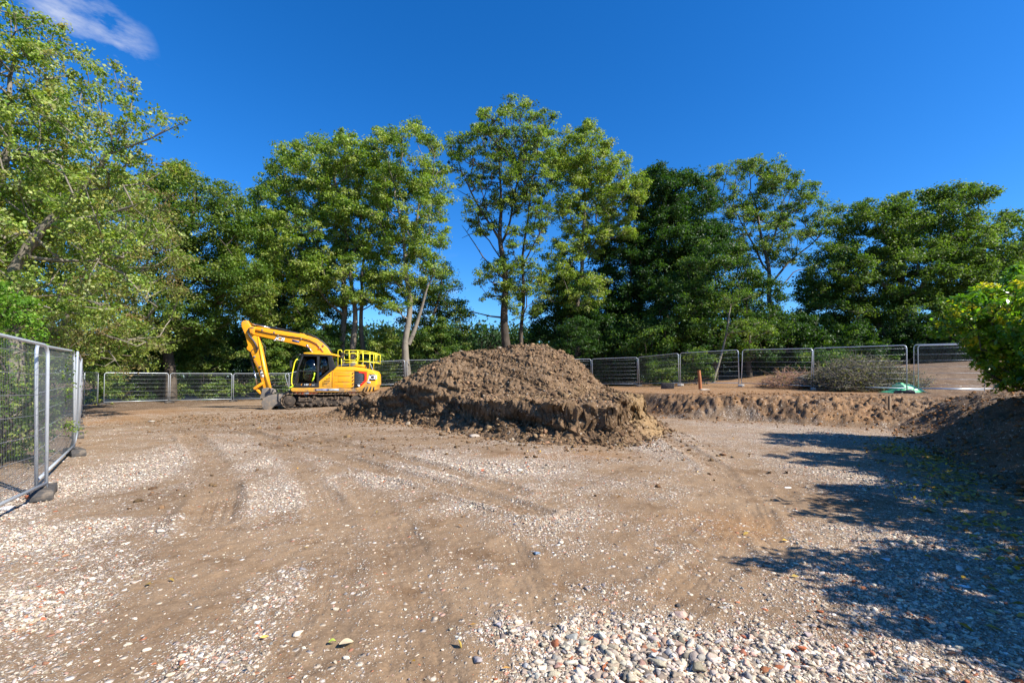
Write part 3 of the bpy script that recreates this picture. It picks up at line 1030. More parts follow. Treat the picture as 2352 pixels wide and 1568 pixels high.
    lc = tc_ * rng.uniform(0.72, 1.3, (len(rp), 1)) * rng.uniform(0.92, 1.08, (len(rp), 3))
    mesh_np(crown, V - b, F, mat or M_leaf, parent=root, col=np.repeat(lc, 4, 0))
    tag(root, label, cat, group)
    tree.count += len(rp)
    return root


tree.count = 0
ASH = [(.165, .235, .036), (.21, .28, .05), (.115, .18, .028), (.29, .33, .09)]
ASHL = [(.22, .275, .05), (.27, .30, .08), (.16, .225, .036)]
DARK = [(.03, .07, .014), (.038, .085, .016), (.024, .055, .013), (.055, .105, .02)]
MIDG = [(.10, .16, .028), (.13, .19, .034), (.07, .125, .022), (.17, .21, .05)]
HAW = [(.22, .285, .05), (.27, .325, .075), (.16, .235, .04), (.34, .38, .14), (.25, .24, .06), (.11, .18, .028)]
WIL = [(.26, .29, .07), (.20, .26, .05), (.25, .24, .10), (.14, .18, .045), (.20, .15, .06)]


def gnd(px, d):
    x = (px - CX) / K * d
    return (x, d, float(terrain(x, d)))


def T(px, d, pts, r0, r1):
    """trunk polyline from picture points; first point is on the ground at px"""
    g = gnd(px, d); out = [(*g, r0)]
    for i, (a, b, *dd) in enumerate(pts):
        p = P(a, b, d + (dd[0] if dd else 0)); out.append((*p, r0 + (r1 - r0) * (i + 1) / len(pts)))
    out[0] = (g[0], g[1], g[2] - 0.3, r0 * 1.25)
    return out


def J(poly, d, r0, r1):
    out = []
    for i, (a, b, *dd) in enumerate(poly):
        p = P(a, b, d + (dd[0] if dd else 0)); out.append((*p, r0 + (r1 - r0) * i / (len(poly) - 1)))
    out[0] = (*out[0], 1)
    return out


GW = 'trees of the wood behind the fence'
# near left hawthorn with a leaning limb
d = 12.5
tree("hawthorn_tree", 'tall near tree with leaning trunk and pale green windblown leaves above the nearest fence', 'tree', None, gnd(20, d),
     [ell(-90, 330, 240, 330, d, 3.0), ell(150, 350, 130, 130, d, 1.8), ell(20, 150, 140, 150, d, 1.6), ell(250, 480, 110, 120, d, 1.5), ell(120, 620, 170, 130, d, 1.8),
      ell(320, 300, 70, 26, d, 0.5), ell(350, 288, 30, 14, d, .3), ell(385, 278, 40, 14, d, .3), ell(415, 272, 14, 8, d, .2), ell(298, 190, 10, 12, d, .2), ell(230, 235, 80, 60, d, 1.0), ell(330, 360, 50, 40, d, .8), ell(-20, 20, 90, 70, d, 1.5), ell(-200, 500, 200, 250, d, 2.5), ell(300, 235, 14, 55, d, .3), ell(200, 160, 70, 50, d, .8)],
     0.70, 6, 12, 0.10, HAW, [T(20, d, [(40, 620), (90, 520), (170, 420), (240, 350)], .16, .06), T(-40, d + .5, [(-30, 500), (0, 300), (20, 120)], .14, .04),
                             J([(90, 520), (190, 500), (300, 470)], d, .06, .03), J([(60, 590), (150, 600), (280, 590)], d, .06, .02), J([(240, 350), (330, 310), (420, 272)], d, .03, .008), J([(250, 340), (290, 260), (298, 180)], d, .022, .007)],
     bark=M_barkp, bias=.3, tuft_r=.25, wind=1.3, twig=.009, shell=.55, aspect=.55, bare=.12, sparse_in=.25)
# willow-like drooping tree beyond
d = 19
tree("sallow_tree", 'drooping pale yellow green tree beside the left fence corner', 'tree', None, gnd(105, d),
     [ell(300, 560, 110, 180, d, 2.4), ell(260, 740, 120, 120, d, 2.2), ell(335, 480, 50, 80, d, 1.0), ell(160, 760, 120, 80, d, 2), ell(345, 640, 50, 100, d, 1.2)],
     1.0, 6, 14, 0.12, WIL, [T(105, d, [(120, 780), (160, 680), (230, 600), (300, 500)], .16, .04), J([(160, 680), (220, 700), (290, 700)], d, .09, .03), T(70, d + 1, [(100, 760), (150, 640)], .12, .04)],
     bark=M_barkp, bias=.3, tuft_r=.36, droop=.8, wind=.8, twig=.011, shell=.5, aspect=.42, bare=.22)
# far left filler trees behind the hawthorn
d = 24
tree("field_maple_tree", 'mid green tree showing through behind the leaning near tree', 'tree', None, gnd(60, d),
     [ell(40, 620, 220, 210, d, 3.5), ell(180, 480, 130, 130, d, 2.5), ell(-150, 560, 160, 220, d, 3), ell(100, 760, 240, 90, d, 3)],
     1.35, 8, 20, 0.2, MIDG + HAW[:2], [T(60, d, [(60, 700), (70, 560), (100, 420)], .25, .06)], bias=.5, tuft_r=.5)
# sycamore
d = 33
tree("sycamore_tree", 'dark layered broadleaf tree left of the digger arm', 'tree', GW, gnd(392, d),
     [ell(440, 500, 130, 105, d, 4), ell(520, 520, 65, 75, d, 3), ell(400, 430, 50, 55, d, 2), ell(400, 620, 120, 90, d, 4), ell(510, 620, 90, 40, d, 3), ell(440, 720, 110, 55, d, 3.5), ell(560, 640, 50, 60, d, 2.5), ell(350, 760, 90, 60, d, 3)],
     1.45, 8, 20, 0.23, MIDG + [(.07, .125, .02)], [T(392, d, [(385, 760), (405, 640), (430, 520), (440, 430)], .34, .07), J([(400, 690), (450, 640), (520, 590)], d, .14, .04), T(372, d + 1, [(375, 780), (340, 690)], .25, .08)],
     bark=M_barkd, bias=.8, tuft_r=.6, shell=.65)
# ash left
d = 38
tree("ash_tree", 'broad tall ash with several trunks right behind the digger arm', 'tree', GW, gnd(812, d),
     [ell(720, 420, 110, 90, d, 4), ell(800, 390, 100, 70, d, 4), ell(650, 500, 70, 110, d, 3.5), ell(700, 580, 110, 110, d, 4), ell(820, 500, 75, 110, d, 3.5), ell(790, 640, 120, 70, d, 4), ell(660, 690, 110, 70, d, 4), ell(645, 430, 30, 30, d, 1.5), ell(860, 400, 40, 50, d, 2), ell(733, 318, 9, 9, d, .3)],
     1.55, 9, 20, 0.24, ASH, [T(785, d, [(788, 700), (792, 560), (778, 450), (760, 380)], .26, .07), T(812, d - 1, [(812, 720), (806, 600), (830, 480)], .25, .07), T(833, d + 1, [(832, 740), (826, 640), (860, 480)], .22, .07),
                              J([(790, 620), (720, 560), (670, 520)], d, .12, .04), J([(784, 490), (740, 440), (700, 390)], d, .1, .03)],
     bias=.55, tuft_r=.48, wind=.9, shell=.6, sparse_in=.35)
d = 44
tree("ash_tree", 'bluish dark lower tree filling behind the digger boom', 'tree', GW, gnd(650, d),
     [ell(640, 640, 130, 120, d, 4), ell(560, 720, 80, 90, d, 4), ell(700, 740, 120, 70, d, 4), ell(590, 560, 50, 60, d, 3)],
     1.8, 8, 18, 0.27, MIDG + DARK, [T(650, d, [(650, 720), (640, 600)], .25, .08), T(590, d, [(590, 760), (575, 640)], .2, .08)], bias=.5, tuft_r=.55, bark=M_barkd)
# ash middle with forked trunk
d = 36.5
tree("ash_tree", 'slim ash with a pale trunk forked near the ground left of the heap', 'tree', GW, gnd(935, d),
     [ell(940, 370, 85, 80, d, 3.2), ell(900, 430, 50, 70, d, 2.5), ell(985, 450, 50, 70, d, 2.5), ell(930, 510, 75, 80, d, 3), ell(985, 540, 48, 70, d, 2.5), ell(945, 620, 60, 55, d, 2.5), ell(890, 340, 45, 45, d, 2), ell(990, 380, 30, 40, d, 1.6), ell(880, 680, 60, 50, d, 2), ell(943, 288, 10, 9, d, .3)],
     1.4, 8, 19, 0.23, ASH, [T(938, d, [(932, 780), (940, 680), (932, 600), (920, 520), (905, 430)], .30, .07), J([(938, 790), (955, 740), (975, 690), (990, 640)], d, .2, .06), J([(932, 600), (950, 540), (960, 460), (950, 390)], d, .15, .05), J([(950, 540), (985, 500), (1000, 440)], d, .08, .03)],
     bark=M_barkp, bias=.55, tuft_r=.46, wind=.9, shell=.62, sparse_in=.6)
d = 40
tree("field_maple_tree", 'dark low branching tree between the forked ash and the bare limbed ash', 'tree', GW, gnd(985, d),
     [ell(1000, 680, 60, 70, d, 2.8), ell(1045, 730, 40, 60, d, 2), ell(960, 760, 50, 40, d, 2), ell(1010, 780, 70, 25, d, 2.5), ell(1020, 630, 25, 35, d, 1.4)],
     1.4, 7, 16, 0.23, DARK + MIDG, [T(985, d, [(990, 740), (1010, 670), (1015, 620)], .18, .05), J([(990, 730), (1040, 760), (1090, 790)], d, .09, .03)], bark=M_barkd, tuft_r=.48, shell=.5)
# tall sparse ash
d = 39
tree("ash_tree", 'tallest ash with sparse crown and bare dead limbs behind the heap', 'tree', GW, gnd(1165, d),
     [ell(1180, 300, 105, 64, d, 3.2), ell(1095, 360, 72, 66, d, 2.8), ell(1230, 370, 60, 90, d, 3), ell(1150, 420, 60, 70, d, 2.6), ell(1230, 480, 50, 60, d, 2.4), ell(1200, 560, 45, 50, d, 2), ell(1060, 340, 28, 30, d, 1.2), ell(1110, 480, 40, 60, d, 1.8), ell(1150, 650, 55, 55, d, 2.2), ell(1110, 620, 30, 30, d, 1.4), ell(1200, 640, 55, 50, d, 2), ell(1205, 700, 40, 30, d, 1.6)],
     1.25, 6.5, 15, 0.22, ASH + [(.07, .10, .02)], [T(1165, d, [(1160, 720), (1158, 620), (1150, 540), (1148, 450), (1150, 350)], .42, .06), T(1198, d + .8, [(1200, 720), (1202, 600), (1210, 500), (1225, 400)], .20, .05),
                              J([(1152, 560), (1115, 500), (1080, 430), (1060, 390)], d, .13, .035), J([(1150, 560), (1175, 500), (1190, 400), (1200, 310)], d, .12, .03), J([(1155, 600), (1120, 540), (1090, 530), (1060, 545)], d, .07, .015), J([(1160, 640), (1110, 590), (1075, 540), (1060, 515)], d, .08, .015),
                              J([(1150, 540), (1110, 470), (1060, 440), (1045, 430)], d, .06, .012), J([(1165, 730), (1120, 725), (1085, 715)], d, .10, .03), J([(1205, 600), (1240, 540), (1270, 480)], d, .08, .02)],
     bias=.5, tuft_r=.40, wind=.6, shell=.5, bare=.14, sparse_in=.55, twig=.022, bark=M_barkd)
# ash right of it
d = 41
tree("ash_tree", 'bright green ash with dense tufted crown leaning right of the tallest ash', 'tree', GW, gnd(1325, d),
     [ell(1340, 360, 80, 70, d, 3.2), ell(1400, 400, 60, 60, d, 2.8), ell(1430, 460, 55, 70, d, 2.8), ell(1340, 470, 75, 80, d, 3), ell(1400, 540, 60, 50, d, 2.8), ell(1310, 590, 55, 50, d, 2.6), ell(1280, 660, 60, 50, d, 2.6), ell(1340, 680, 60, 50, d, 2.6), ell(1300, 410, 35, 50, d, 2), ell(1335, 310, 40, 25, d, 1.5)],
     1.5, 9, 20, 0.24, ASHL, [T(1325, d, [(1325, 730), (1335, 620), (1345, 500), (1340, 400)], .3, .06), J([(1335, 600), (1390, 520), (1430, 460)], d, .12, .04), J([(1325, 700), (1290, 660)], d, .08, .03)],
     bias=.55, tuft_r=.48, wind=.9, shell=.62, sparse_in=.4)
d = 43
tree("holly_tree", 'dark low tree right of the twin trunks behind the heap top', 'tree', GW, gnd(1275, d),
     [ell(1262, 740, 50, 55, d, 2.5), ell(1310, 700, 60, 90, d, 3), ell(1240, 790, 50, 30, d, 2.4)], 1.4, 8, 18, 0.25, DARK, [T(1275, d, [(1275, 760), (1290, 660)], .2, .06)], bark=M_barkd, tuft_r=.5)
# dark oak
d = 43
tree("oak_tree", 'very dark dense tree between the bright ash and the airy crowned tree', 'tree', GW, gnd(1530, d),
     [ell(1510, 460, 65, 75, d, 3.5), ell(1575, 470, 55, 70, d, 3.5), ell(1530, 560, 110, 80, d, 4.5), ell(1450, 620, 90, 90, d, 4), ell(1600, 580, 70, 90, d, 4), ell(1520, 700, 130, 80, d, 4.5), ell(1400, 740, 90, 60, d, 4)],
     1.5, 10, 20, 0.26, DARK, [T(1530, d, [(1530, 700), (1530, 550), (1525, 450)], .35, .08), T(1440, d, [(1440, 740), (1450, 620)], .25, .08)], bark=M_barkd, bias=.5, tuft_r=.6, shell=.6)
# airy tree
d = 46
tree("maple_tree", 'airy tree with fanning branches and open crown right of centre', 'tree', GW, gnd(1770, d),
     [ell(1700, 430, 85, 60, d, 3.5), ell(1790, 460, 90, 60, d, 3.5), ell(1860, 500, 60, 50, d, 2.8), ell(1720, 530, 80, 70, d, 3.5), ell(1810, 560, 70, 50, d, 3), ell(1640, 420, 35, 28, d, 1.5), ell(1760, 390, 50, 25, d, 2), ell(1905, 520, 30, 26, d, 1.2)],
     1.5, 7, 17, 0.24, [(.11, .17, .03), (.14, .19, .045), (.085, .14, .026), (.20, .24, .09)], [T(1775, d, [(1775, 720), (1768, 640), (1755, 540), (1730, 440)], .32, .06), J([(1770, 660), (1810, 600), (1870, 560), (1900, 530)], d, .13, .03), J([(1762, 600), (1790, 520), (1820, 450)], d, .12, .03), J([(1772, 680), (1830, 620), (1900, 610)], d, .08, .02), J([(1765, 620), (1720, 540), (1690, 470)], d, .11, .03)],
     bias=.5, tuft_r=.46, wind=-.4, shell=.62, bare=.06, sparse_in=.6, twig=.02)
# mid dark trees below it
d = 36
tree("holly_tree", 'dark glossy rounded tree above the rusty pipe', 'tree', GW, gnd(1640, d),
     [ell(1640, 640, 90, 80, d, 3.4), ell(1720, 700, 70, 80, d, 3), ell(1590, 720, 80, 80, d, 3.2), ell(1670, 790, 110, 50, d, 3), ell(1760, 760, 50, 50, d, 2.4), ell(1500, 790, 90, 60, d, 3)],
     1.3, 9, 19, 0.21, DARK + MIDG[:2], [T(1640, d, [(1640, 760), (1645, 640)], .25, .07), T(1720, d, [(1720, 780), (1715, 700)], .2, .06), T(1500, d, [(1500, 820), (1500, 760)], .15, .06)], bark=M_barkd, bias=.45, tuft_r=.5)
d = 31
tree("birch_tree", 'thin pale leaning sapling stem beside the airy wood edge', 'tree', GW, gnd(1640, d),
     [ell(1690, 690, 40, 26, d, 1.2), ell(1720, 760, 55, 30, d, 1.2)],
     0.9, 6, 13, 0.17, MIDG, [T(1636, d, [(1650, 840), (1665, 770), (1680, 700)], .10, .04)], bark=M_barkp, tuft_r=.34)
# big rounded tree right
d = 40
tree("lime_tree", 'massive rounded green tree with layered boughs above the brushwood', 'tree', GW, gnd(2080, d),
     [ell(2000, 540, 75, 75, d, 4), ell(2085, 510, 70, 60, d, 4), ell(2180, 480, 75, 55, d, 4), ell(2260, 560, 70, 70, d, 4), ell(1920, 640, 80, 80, d, 4), ell(2030, 640, 110, 80, d, 5), ell(2150, 620, 110, 90, d, 5), ell(2260, 680, 90, 80, d, 4.5), ell(1900, 730, 70, 60, d, 3.5), ell(2060, 740, 150, 60, d, 4.5), ell(2200, 440, 35, 25, d, 2), ell(1960, 500, 30, 40, d, 2)],
     1.6, 10, 20, 0.25, [(.09, .145, .028), (.115, .17, .034), (.07, .12, .024), (.14, .19, .045)], [T(2080, d, [(2080, 740), (2070, 620), (2060, 520)], .45, .1), J([(2080, 700), (2160, 620), (2200, 500)], d, .2, .05), J([(2080, 690), (1990, 620), (1960, 560)], d, .18, .05), T(2250, d, [(2250, 740), (2260, 600)], .25, .08)],
     bias=.9, tuft_r=.55, wind=-.3, shell=.68)
d = 44
tree("lime_tree", 'tree crown at the far right edge above the laurel', 'tree', GW, gnd(2360, d),
     [ell(2360, 640, 80, 100, d, 4), ell(2440, 600, 90, 110, d, 4), ell(2380, 760, 120, 70, d, 4)],
     1.8, 9, 18, 0.27, MIDG, [T(2370, d, [(2370, 740), (2380, 600)], .3, .08)], tuft_r=.6)
print("leaves", tree.count)


# understorey: bushes
def bush(name, label, px, py, rx, ry, d, cols, spacing=1.0, lsize=0.16, tufts=7, lpt=16, group=None, mat=None, tuft_r=.36, n=3, cat='bush', **kw):
    g = gnd(px, d)
    L = [ell(px, py, rx * .8, ry, d)]
    for k in range(n):
        if k < 2: L.append((g[0] + (k - .5) * rx * .9 / K * d, g[1], g[2] + .7, rx * .6 / K * d, rx * .5 / K * d, .8))
        L.append(ell(px + rx * rng.uniform(-.7, .7), py + ry * rng.uniform(-.3, .6), rx * rng.uniform(.4, .6), ry * rng.uniform(.4, .7), d))
    tr = [[(*g, .06), (g[0] + rng.normal(0, .2), g[1], max(g[2] + .4, P(px, py, d)[2]), .03)] for _ in range(2)]
    for q in tr: q[0] = (g[0] + rng.normal(0, .2), g[1], g[2] - .1, .06)
    return tree(name, label, cat, group, g, L, spacing, tufts, lpt, lsize, cols, tr, bark=M_barkd, tuft_r=tuft_r, twig=.010, mat=mat, crown='foliage', sides=4, **kw)


GB_ = 'bushes along the wood edge'
bush("elder_bush", 'bright lime green bush right of the digger guardrail', 890, 810, 50, 65, 38.5, ASHL, group=GB_, lsize=.2)
bush("elder_bush", 'leafy green bush behind the digger tail', 850, 860, 55, 30, 38, [(.10, .2, .03), (.08, .17, .025)], group=GB_)
bush("hazel_bush", 'green bush seen between the digger arm and its cab', 620, 810, 70, 65, 36.5, MIDG + ASH[:1], group=GB_, lsize=.2)
bush("hazel_bush", 'dark bush behind the back left fence under the sycamore', 470, 820, 80, 50, 36, MIDG, group=GB_, lsize=.2)
bush("bramble_bush", 'shadowy bush at the left end of the back fence', 330, 835, 80, 50, 34, MIDG + DARK, group=GB_, lsize=.18)
bush("bramble_bush", 'bush hard against the left fence corner', 225, 830, 60, 70, 30, MIDG + WIL[:1], group=GB_, lsize=.17)
bush("hazel_bush", 'dark bush behind the digger boom foot', 740, 800, 60, 70, 37, MIDG + DARK, group=GB_, lsize=.2)
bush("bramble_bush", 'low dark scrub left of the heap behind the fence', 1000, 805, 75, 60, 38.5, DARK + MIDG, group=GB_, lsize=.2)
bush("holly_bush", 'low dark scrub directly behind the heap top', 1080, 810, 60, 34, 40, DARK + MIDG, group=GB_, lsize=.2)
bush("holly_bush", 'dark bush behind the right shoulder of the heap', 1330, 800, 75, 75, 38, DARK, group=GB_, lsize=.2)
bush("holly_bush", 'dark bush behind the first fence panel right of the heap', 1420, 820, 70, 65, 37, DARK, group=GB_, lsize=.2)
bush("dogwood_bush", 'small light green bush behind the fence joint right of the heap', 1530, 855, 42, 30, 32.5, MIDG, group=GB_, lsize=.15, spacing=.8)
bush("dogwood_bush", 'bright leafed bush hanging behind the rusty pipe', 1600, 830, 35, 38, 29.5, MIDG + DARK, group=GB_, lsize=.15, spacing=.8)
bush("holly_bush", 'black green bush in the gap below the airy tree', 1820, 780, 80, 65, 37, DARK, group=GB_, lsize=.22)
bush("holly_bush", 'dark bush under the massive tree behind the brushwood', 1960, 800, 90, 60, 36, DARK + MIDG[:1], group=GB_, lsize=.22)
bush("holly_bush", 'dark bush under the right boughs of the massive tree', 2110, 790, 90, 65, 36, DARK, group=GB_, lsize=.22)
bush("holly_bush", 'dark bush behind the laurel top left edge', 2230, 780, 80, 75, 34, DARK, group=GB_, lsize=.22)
bush("dogwood_bush", 'pale leafed bush above the fence between rusty pipe and brushwood', 1900, 835, 70, 26, 31, MIDG + DARK + DARK, group=GB_, lsize=.17, spacing=.9)
# a second dense row, so that the wood closes as in the photograph
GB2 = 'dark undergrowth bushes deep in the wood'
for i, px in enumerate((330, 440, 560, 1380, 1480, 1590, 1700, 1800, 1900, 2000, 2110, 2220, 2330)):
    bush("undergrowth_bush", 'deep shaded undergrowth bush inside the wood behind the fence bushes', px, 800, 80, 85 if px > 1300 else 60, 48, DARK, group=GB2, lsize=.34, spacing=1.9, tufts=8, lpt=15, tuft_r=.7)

# scrub behind the near left fence
GS = 'scrub behind the near left fence'
bush("bramble_bush", 'tangled green and brown scrub behind the nearest mesh panel', 20, 900, 130, 140, 8.0, MIDG + WIL[:2], spacing=.42, lsize=.055, tufts=6, lpt=12, tuft_r=.15, group=GS, n=4, bare=.25)
bush("bramble_bush", 'leafy scrub behind the second mesh panel', 0, 870, 60, 85, 12.8, MIDG + HAW[:2], spacing=.5, lsize=.075, tufts=6, lpt=12, tuft_r=.2, group=GS, n=4, bare=.15)
bush("bramble_bush", 'bright green leafy bush at the left edge above the nearest panel', -30, 720, 110, 75, 8.5, [(.12, .24, .02), (.16, .27, .03), (.09, .19, .02)], spacing=.42, lsize=.07, tufts=7, lpt=12, tuft_r=.17, group=GS)
bush("bramble_bush", 'reddish stemmed scrub between the near fence and tall trees', 80, 800, 70, 60, 15.5, WIL, spacing=.6, lsize=.09, tufts=7, lpt=13, tuft_r=.24, group=GS)

# laurels on the right bank (one in the picture, the rest to its right throw the shadow)
LAU = [(.11, .21, .02), (.14, .25, .022), (.08, .17, .018), (.24, .33, .022), (.55, .47, .03), (.09, .18, .014), (.17, .26, .02)]


def laurel(label, x, y, r, h, bare=.42):
    z = float(terrain(x, y))
    L = [(x, y, z + h * .5, r * .9, r * .9, h * .52)]
    if bare == 0:
        for k in range(16):                            # stray shoots
            a = rng.random() * 6.28; e_ = rng.uniform(.1, 1.35)
            L.append((x + math.cos(a) * math.cos(e_) * r * 1.12, y + math.sin(a) * math.cos(e_) * r * 1.12, z + h * .5 + math.sin(e_) * h * .62, .16, .16, .22))
    for k in range(7):
        a = rng.random() * 6.28
        L.append((x + math.cos(a) * r * .5, y + math.sin(a) * r * .5, z + h * rng.uniform(.35, .75), r * .55, r * .55, h * .3))
    tr = [[(x + .1, y, z - .1, .05), (x, y, z + h * .5, .03)], [(x - .2, y + .1, z - .1, .05), (x - .3, y, z + h * .5, .03)]]
    return tree("laurel_bush", label, 'bush', 'laurel bushes on the right bank', (x, y, z), L, .42, 6, 10, .125, LAU, tr, bark=M_barkd, mat=M_gloss,
                tuft_r=.19, twig=.009, bias=.5, aspect=.42, wind=0, crown='foliage', sides=4, bare=bare)


laurel('big glossy laurel with yellowing leaves on top of the right bank', 11.05, 9.2, 1.55, 2.5, 0)
laurel('laurel filling the gap just right of the big one', 10.8, 7.6, 1.4, 1.7)
laurel('laurel outside the view between two others over the gravel bank', 9.0, 4.9, 1.4, 2.0)
laurel('laurel outside the view nearest the gravel corner', 7.0, 2.3, 1.1, 2.1)
laurel('laurel standing outside the view right of the big one', 9.5, 6.5, 1.5, 2.4)
laurel('laurel standing outside the view beside the gravel bank', 7.4, 3.8, 1.35, 2.3)
laurel('laurel standing outside the view near the camera position', 5.7, 1.1, 1.3, 2.3)
laurel('laurel outside the view whose shadow reaches the foreground gravel', 5.75, 1.9, 1.1, 2.7, .4)

# distant wood on the skyline
def far_wood():
    n = 9000
    a = rng.uniform(-0.85, 0.85, n); dd = rng.uniform(150, 200, n)
    x = np.tan(a) * dd; y = dd
    top = 20 + 4 * fbm(x, y, 0.03, 3)
    z0 = terrain(x, y)
    z = z0 + top * rng.random(n) ** 0.6
    k = 16
    C = np.repeat(np.stack([x, y, z], 1), k, 0) + rng.normal(0, 1.3, (n * k, 3))
    V, F = leaves_at(C, 1.3, .6)
    c = np.array([.035, .07, .022]) * rng.uniform(.6, 1.5, (n * k, 1))
    o = mesh_np("far_wood", V, F, M_leaf, col=np.repeat(c, 4, 0))
    tag(o, 'distant dark wood along the skyline beyond the trunks', 'wood', kind='stuff')


far_wood()

# ---------------------------------------------------------------- bare dead sapling left of the tall ash
def deadtree():
    b = np.array(gnd(1108, 37)); pts = []
    rt = empty("dead_sapling", tuple(b))
    A = []; B = []; ra = []; rb = []

    def grow(p, d, r, n, lvl):
        for i in range(n):
            q = p + d * 0.38
            A.append(p); B.append(q); ra.append(r); rb.append(r * .85)
            if lvl < 3 and rng.random() < .6:
                nd = unit(d + rng.normal(0, .55, 3)); grow(q, nd, r * .6, max(2, n - 3), lvl + 1)
            p = q; d = unit(d + rng.normal(0, .12, 3) + np.array([0, 0, .03])); r *= .85
    grow(np.zeros(3), np.array([-.1, 0, 1.]), .05, 9, 0)
    grow(np.array([.2, 0, 0]), np.array([.15, 0, 1.]), .04, 8, 0)
    V, F = tubes(np.array(A), np.array(B), np.array(ra), np.array(rb), 4)
    mesh_np("trunk", V, F, M_barkd, parent=rt)
    tag(rt, 'small leafless sapling standing left behind the heap top', 'tree')


deadtree()

# ---------------------------------------------------------------- fallen leaves
def fallen():
    n = 8500
    x = np.empty(0); y = np.empty(0)
    t_ = rng.random(n)
    yy = 2.2 + t_ * 9.5
    off = rng.normal(-0.55, 0.42, n)
    xx = np.interp(yy, *FX) + off + .2
    w = np.clip(0.35 + fbm(xx, yy, .8, 3, off=61) * 1.2, 0.02, 1) * np.clip((11 - yy) / 4, .05, 1)
    ok = rng.random(n) < w * .85
    xx, yy = xx[ok], yy[ok]
    n2_ = 120
    ax = rng.uniform(-6, 7, n2_); ay = np.exp(rng.uniform(math.log(2.4), math.log(12), n2_))
    k2 = (heap_h(ax, ay)[1] < -.3) & (rng.random(n2_) < np.clip((ax + 5) / 9, .06, .8))
    xx = np.concatenate([xx, ax[k2]]); yy = np.concatenate([yy, ay[k2]])
    C = np.stack([xx, yy, ground_z(xx, yy) + .018], 1)
    V, F = leaves_at(C, np.where(np.arange(len(C)) < ok.sum(), .085, .06)[:, None], 2.6, aspect=.42)
    pal = np.array([(.85, .46, .04), (.75, .40, .10), (.42, .28, .06), (.62, .40, .05), (.24, .13, .05), (.60, .42, .18), (.48, .34, .08)])
    c = pal[rng.integers(0, 7, len(C))] * rng.uniform(.6, 1.1, (len(C), 1))
    o = mesh_np("fallen_leaves", V, F, M_dryleaf, col=np.repeat(c, 4, 0))
    tag(o, 'yellow and green fallen laurel leaves along the foot of the bank', 'leaves', kind='stuff')
    for (px, py, s, c, lb) in ((800, 1483, .05, (.62, .50, .33), 'large pale fallen leaf on bare soil in the foreground'), (768, 1478, .025, (.34, .42, .07), 'small green leaf left of the large pale leaf')):
        x, y = G(px, py)
        m = 9
        tt = np.linspace(0, 1, m); w = np.sin(tt * np.pi) ** .8 * .17 * s / .075 * .075 / .17 * 2.0 * .28
        A = np.stack([(tt - .5) * s * 1.6, np.zeros(m), .012 * np.sin(tt * 3.1) + .006], 1)
        L_ = A + np.stack([0 * tt, w, .006 + 0 * tt], 1); R_ = A - np.stack([0 * tt, w, -.006 + 0 * tt], 1)
        V = np.concatenate([A, L_, R_]); F = []
        for i in range(m - 1): F += [[i, i + 1, m + i + 1, m + i], [i + 1, i, 2 * m + i, 2 * m + i + 1]]
        o = mesh_np("fallen_leaf", V, np.array(F), M_dryleaf, col=np.tile(c, (len(V), 1)))
        o.location = (x, y, gz(x, y) + .012); o.rotation_euler = (0, .05, .45)
        tag(o, lb, 'leaf')


fallen()

# ---------------------------------------------------------------- fence panels
def poly_tube(pts, r, sides=8, closed=False):
    pts = np.array(pts, float); n = len(pts)
    V = []; F = []
    T_ = np.zeros_like(pts)
    T_[1:-1] = pts[2:] - pts[:-2]; T_[0] = pts[1] - pts[0]; T_[-1] = pts[-1] - pts[-2]
    if closed: T_[0] = pts[1] - pts[-1]; T_[-1] = pts[0] - pts[-2]
    T_ = unit(T_)
    ref = np.array([0, 1., 0]) if abs(T_[0][1]) < .9 else np.array([1., 0, 0])
    for i in range(n):
        u = ref - T_[i] * (ref @ T_[i]); u /= np.linalg.norm(u) + 1e-9; ref = u; v = np.cross(T_[i], u)
        rr = r[i] if hasattr(r, '__len__') else r
        for k in range(sides):
            a = 2 * math.pi * k / sides
            V.append(pts[i] + rr * (math.cos(a) * u + math.sin(a) * v))
    for i in range(n - 1 + (1 if closed else 0)):
        a = i * sides; b = ((i + 1) % n) * sides
        for k in range(sides):
            k2 = (k + 1) % sides
            F.append([a + k, a + k2, b + k2, b + k])
    V = np.array(V); F = np.array(F)
    caps = []
    if not closed:
        caps = [np.array([list(range(sides))[::-1]]), np.array([[(n - 1) * sides + k for k in range(sides)]])]
    return V, F, caps


class MB:
    def __init__(s): s.V = []; s.F = {}; s.n = 0

    def add(s, V, *Fs):
        for F in Fs:
            F = np.asarray(F)
            if len(F): s.F.setdefault(F.shape[1], []).append(F + s.n)
        s.V.append(np.asarray(V, float)); s.n += len(V); return s

    def tube(s, pts, r, sides=8, closed=False):
        V, F, c = poly_tube(pts, r, sides, closed); return s.add(V, F, *c)

    def box(s, x0, x1, y0, y1, z0, z1):
        V = np.array([(x, y, z) for x in (x0, x1) for y in (y0, y1) for z in (z0, z1)])
        return s.add(V, [[0, 1, 3, 2], [4, 6, 7, 5], [0, 4, 5, 1], [2, 3, 7, 6], [0, 2, 6, 4], [1, 5, 7, 3]])

    def build(s, name, mat, parent=None, smooth=False, bevel=0.0, seg=2):
        V = np.concatenate(s.V); F = [np.concatenate(f) for f in s.F.values()]
        o = mesh_np(name, V, F, mat, parent, smooth=smooth)
        if bevel:
            bm = bmesh.new(); bm.from_mesh(o.data)
            bmesh.ops.remove_doubles(bm, verts=bm.verts, dist=1e-5)
            bmesh.ops.recalc_face_normals(bm, faces=bm.faces)
            eds = [e for e in bm.edges if len(e.link_faces) == 2 and e.calc_face_angle(0) > .6]
            bmesh.ops.bevel(bm, geom=eds, offset=bevel, segments=seg, affect='EDGES', profile=.6, clamp_overlap=True)
            bm.to_mesh(o.data); bm.free()
            if smooth:
                o.data.polygons.foreach_set("use_smooth", np.ones(len(o.data.polygons), bool))
        return o


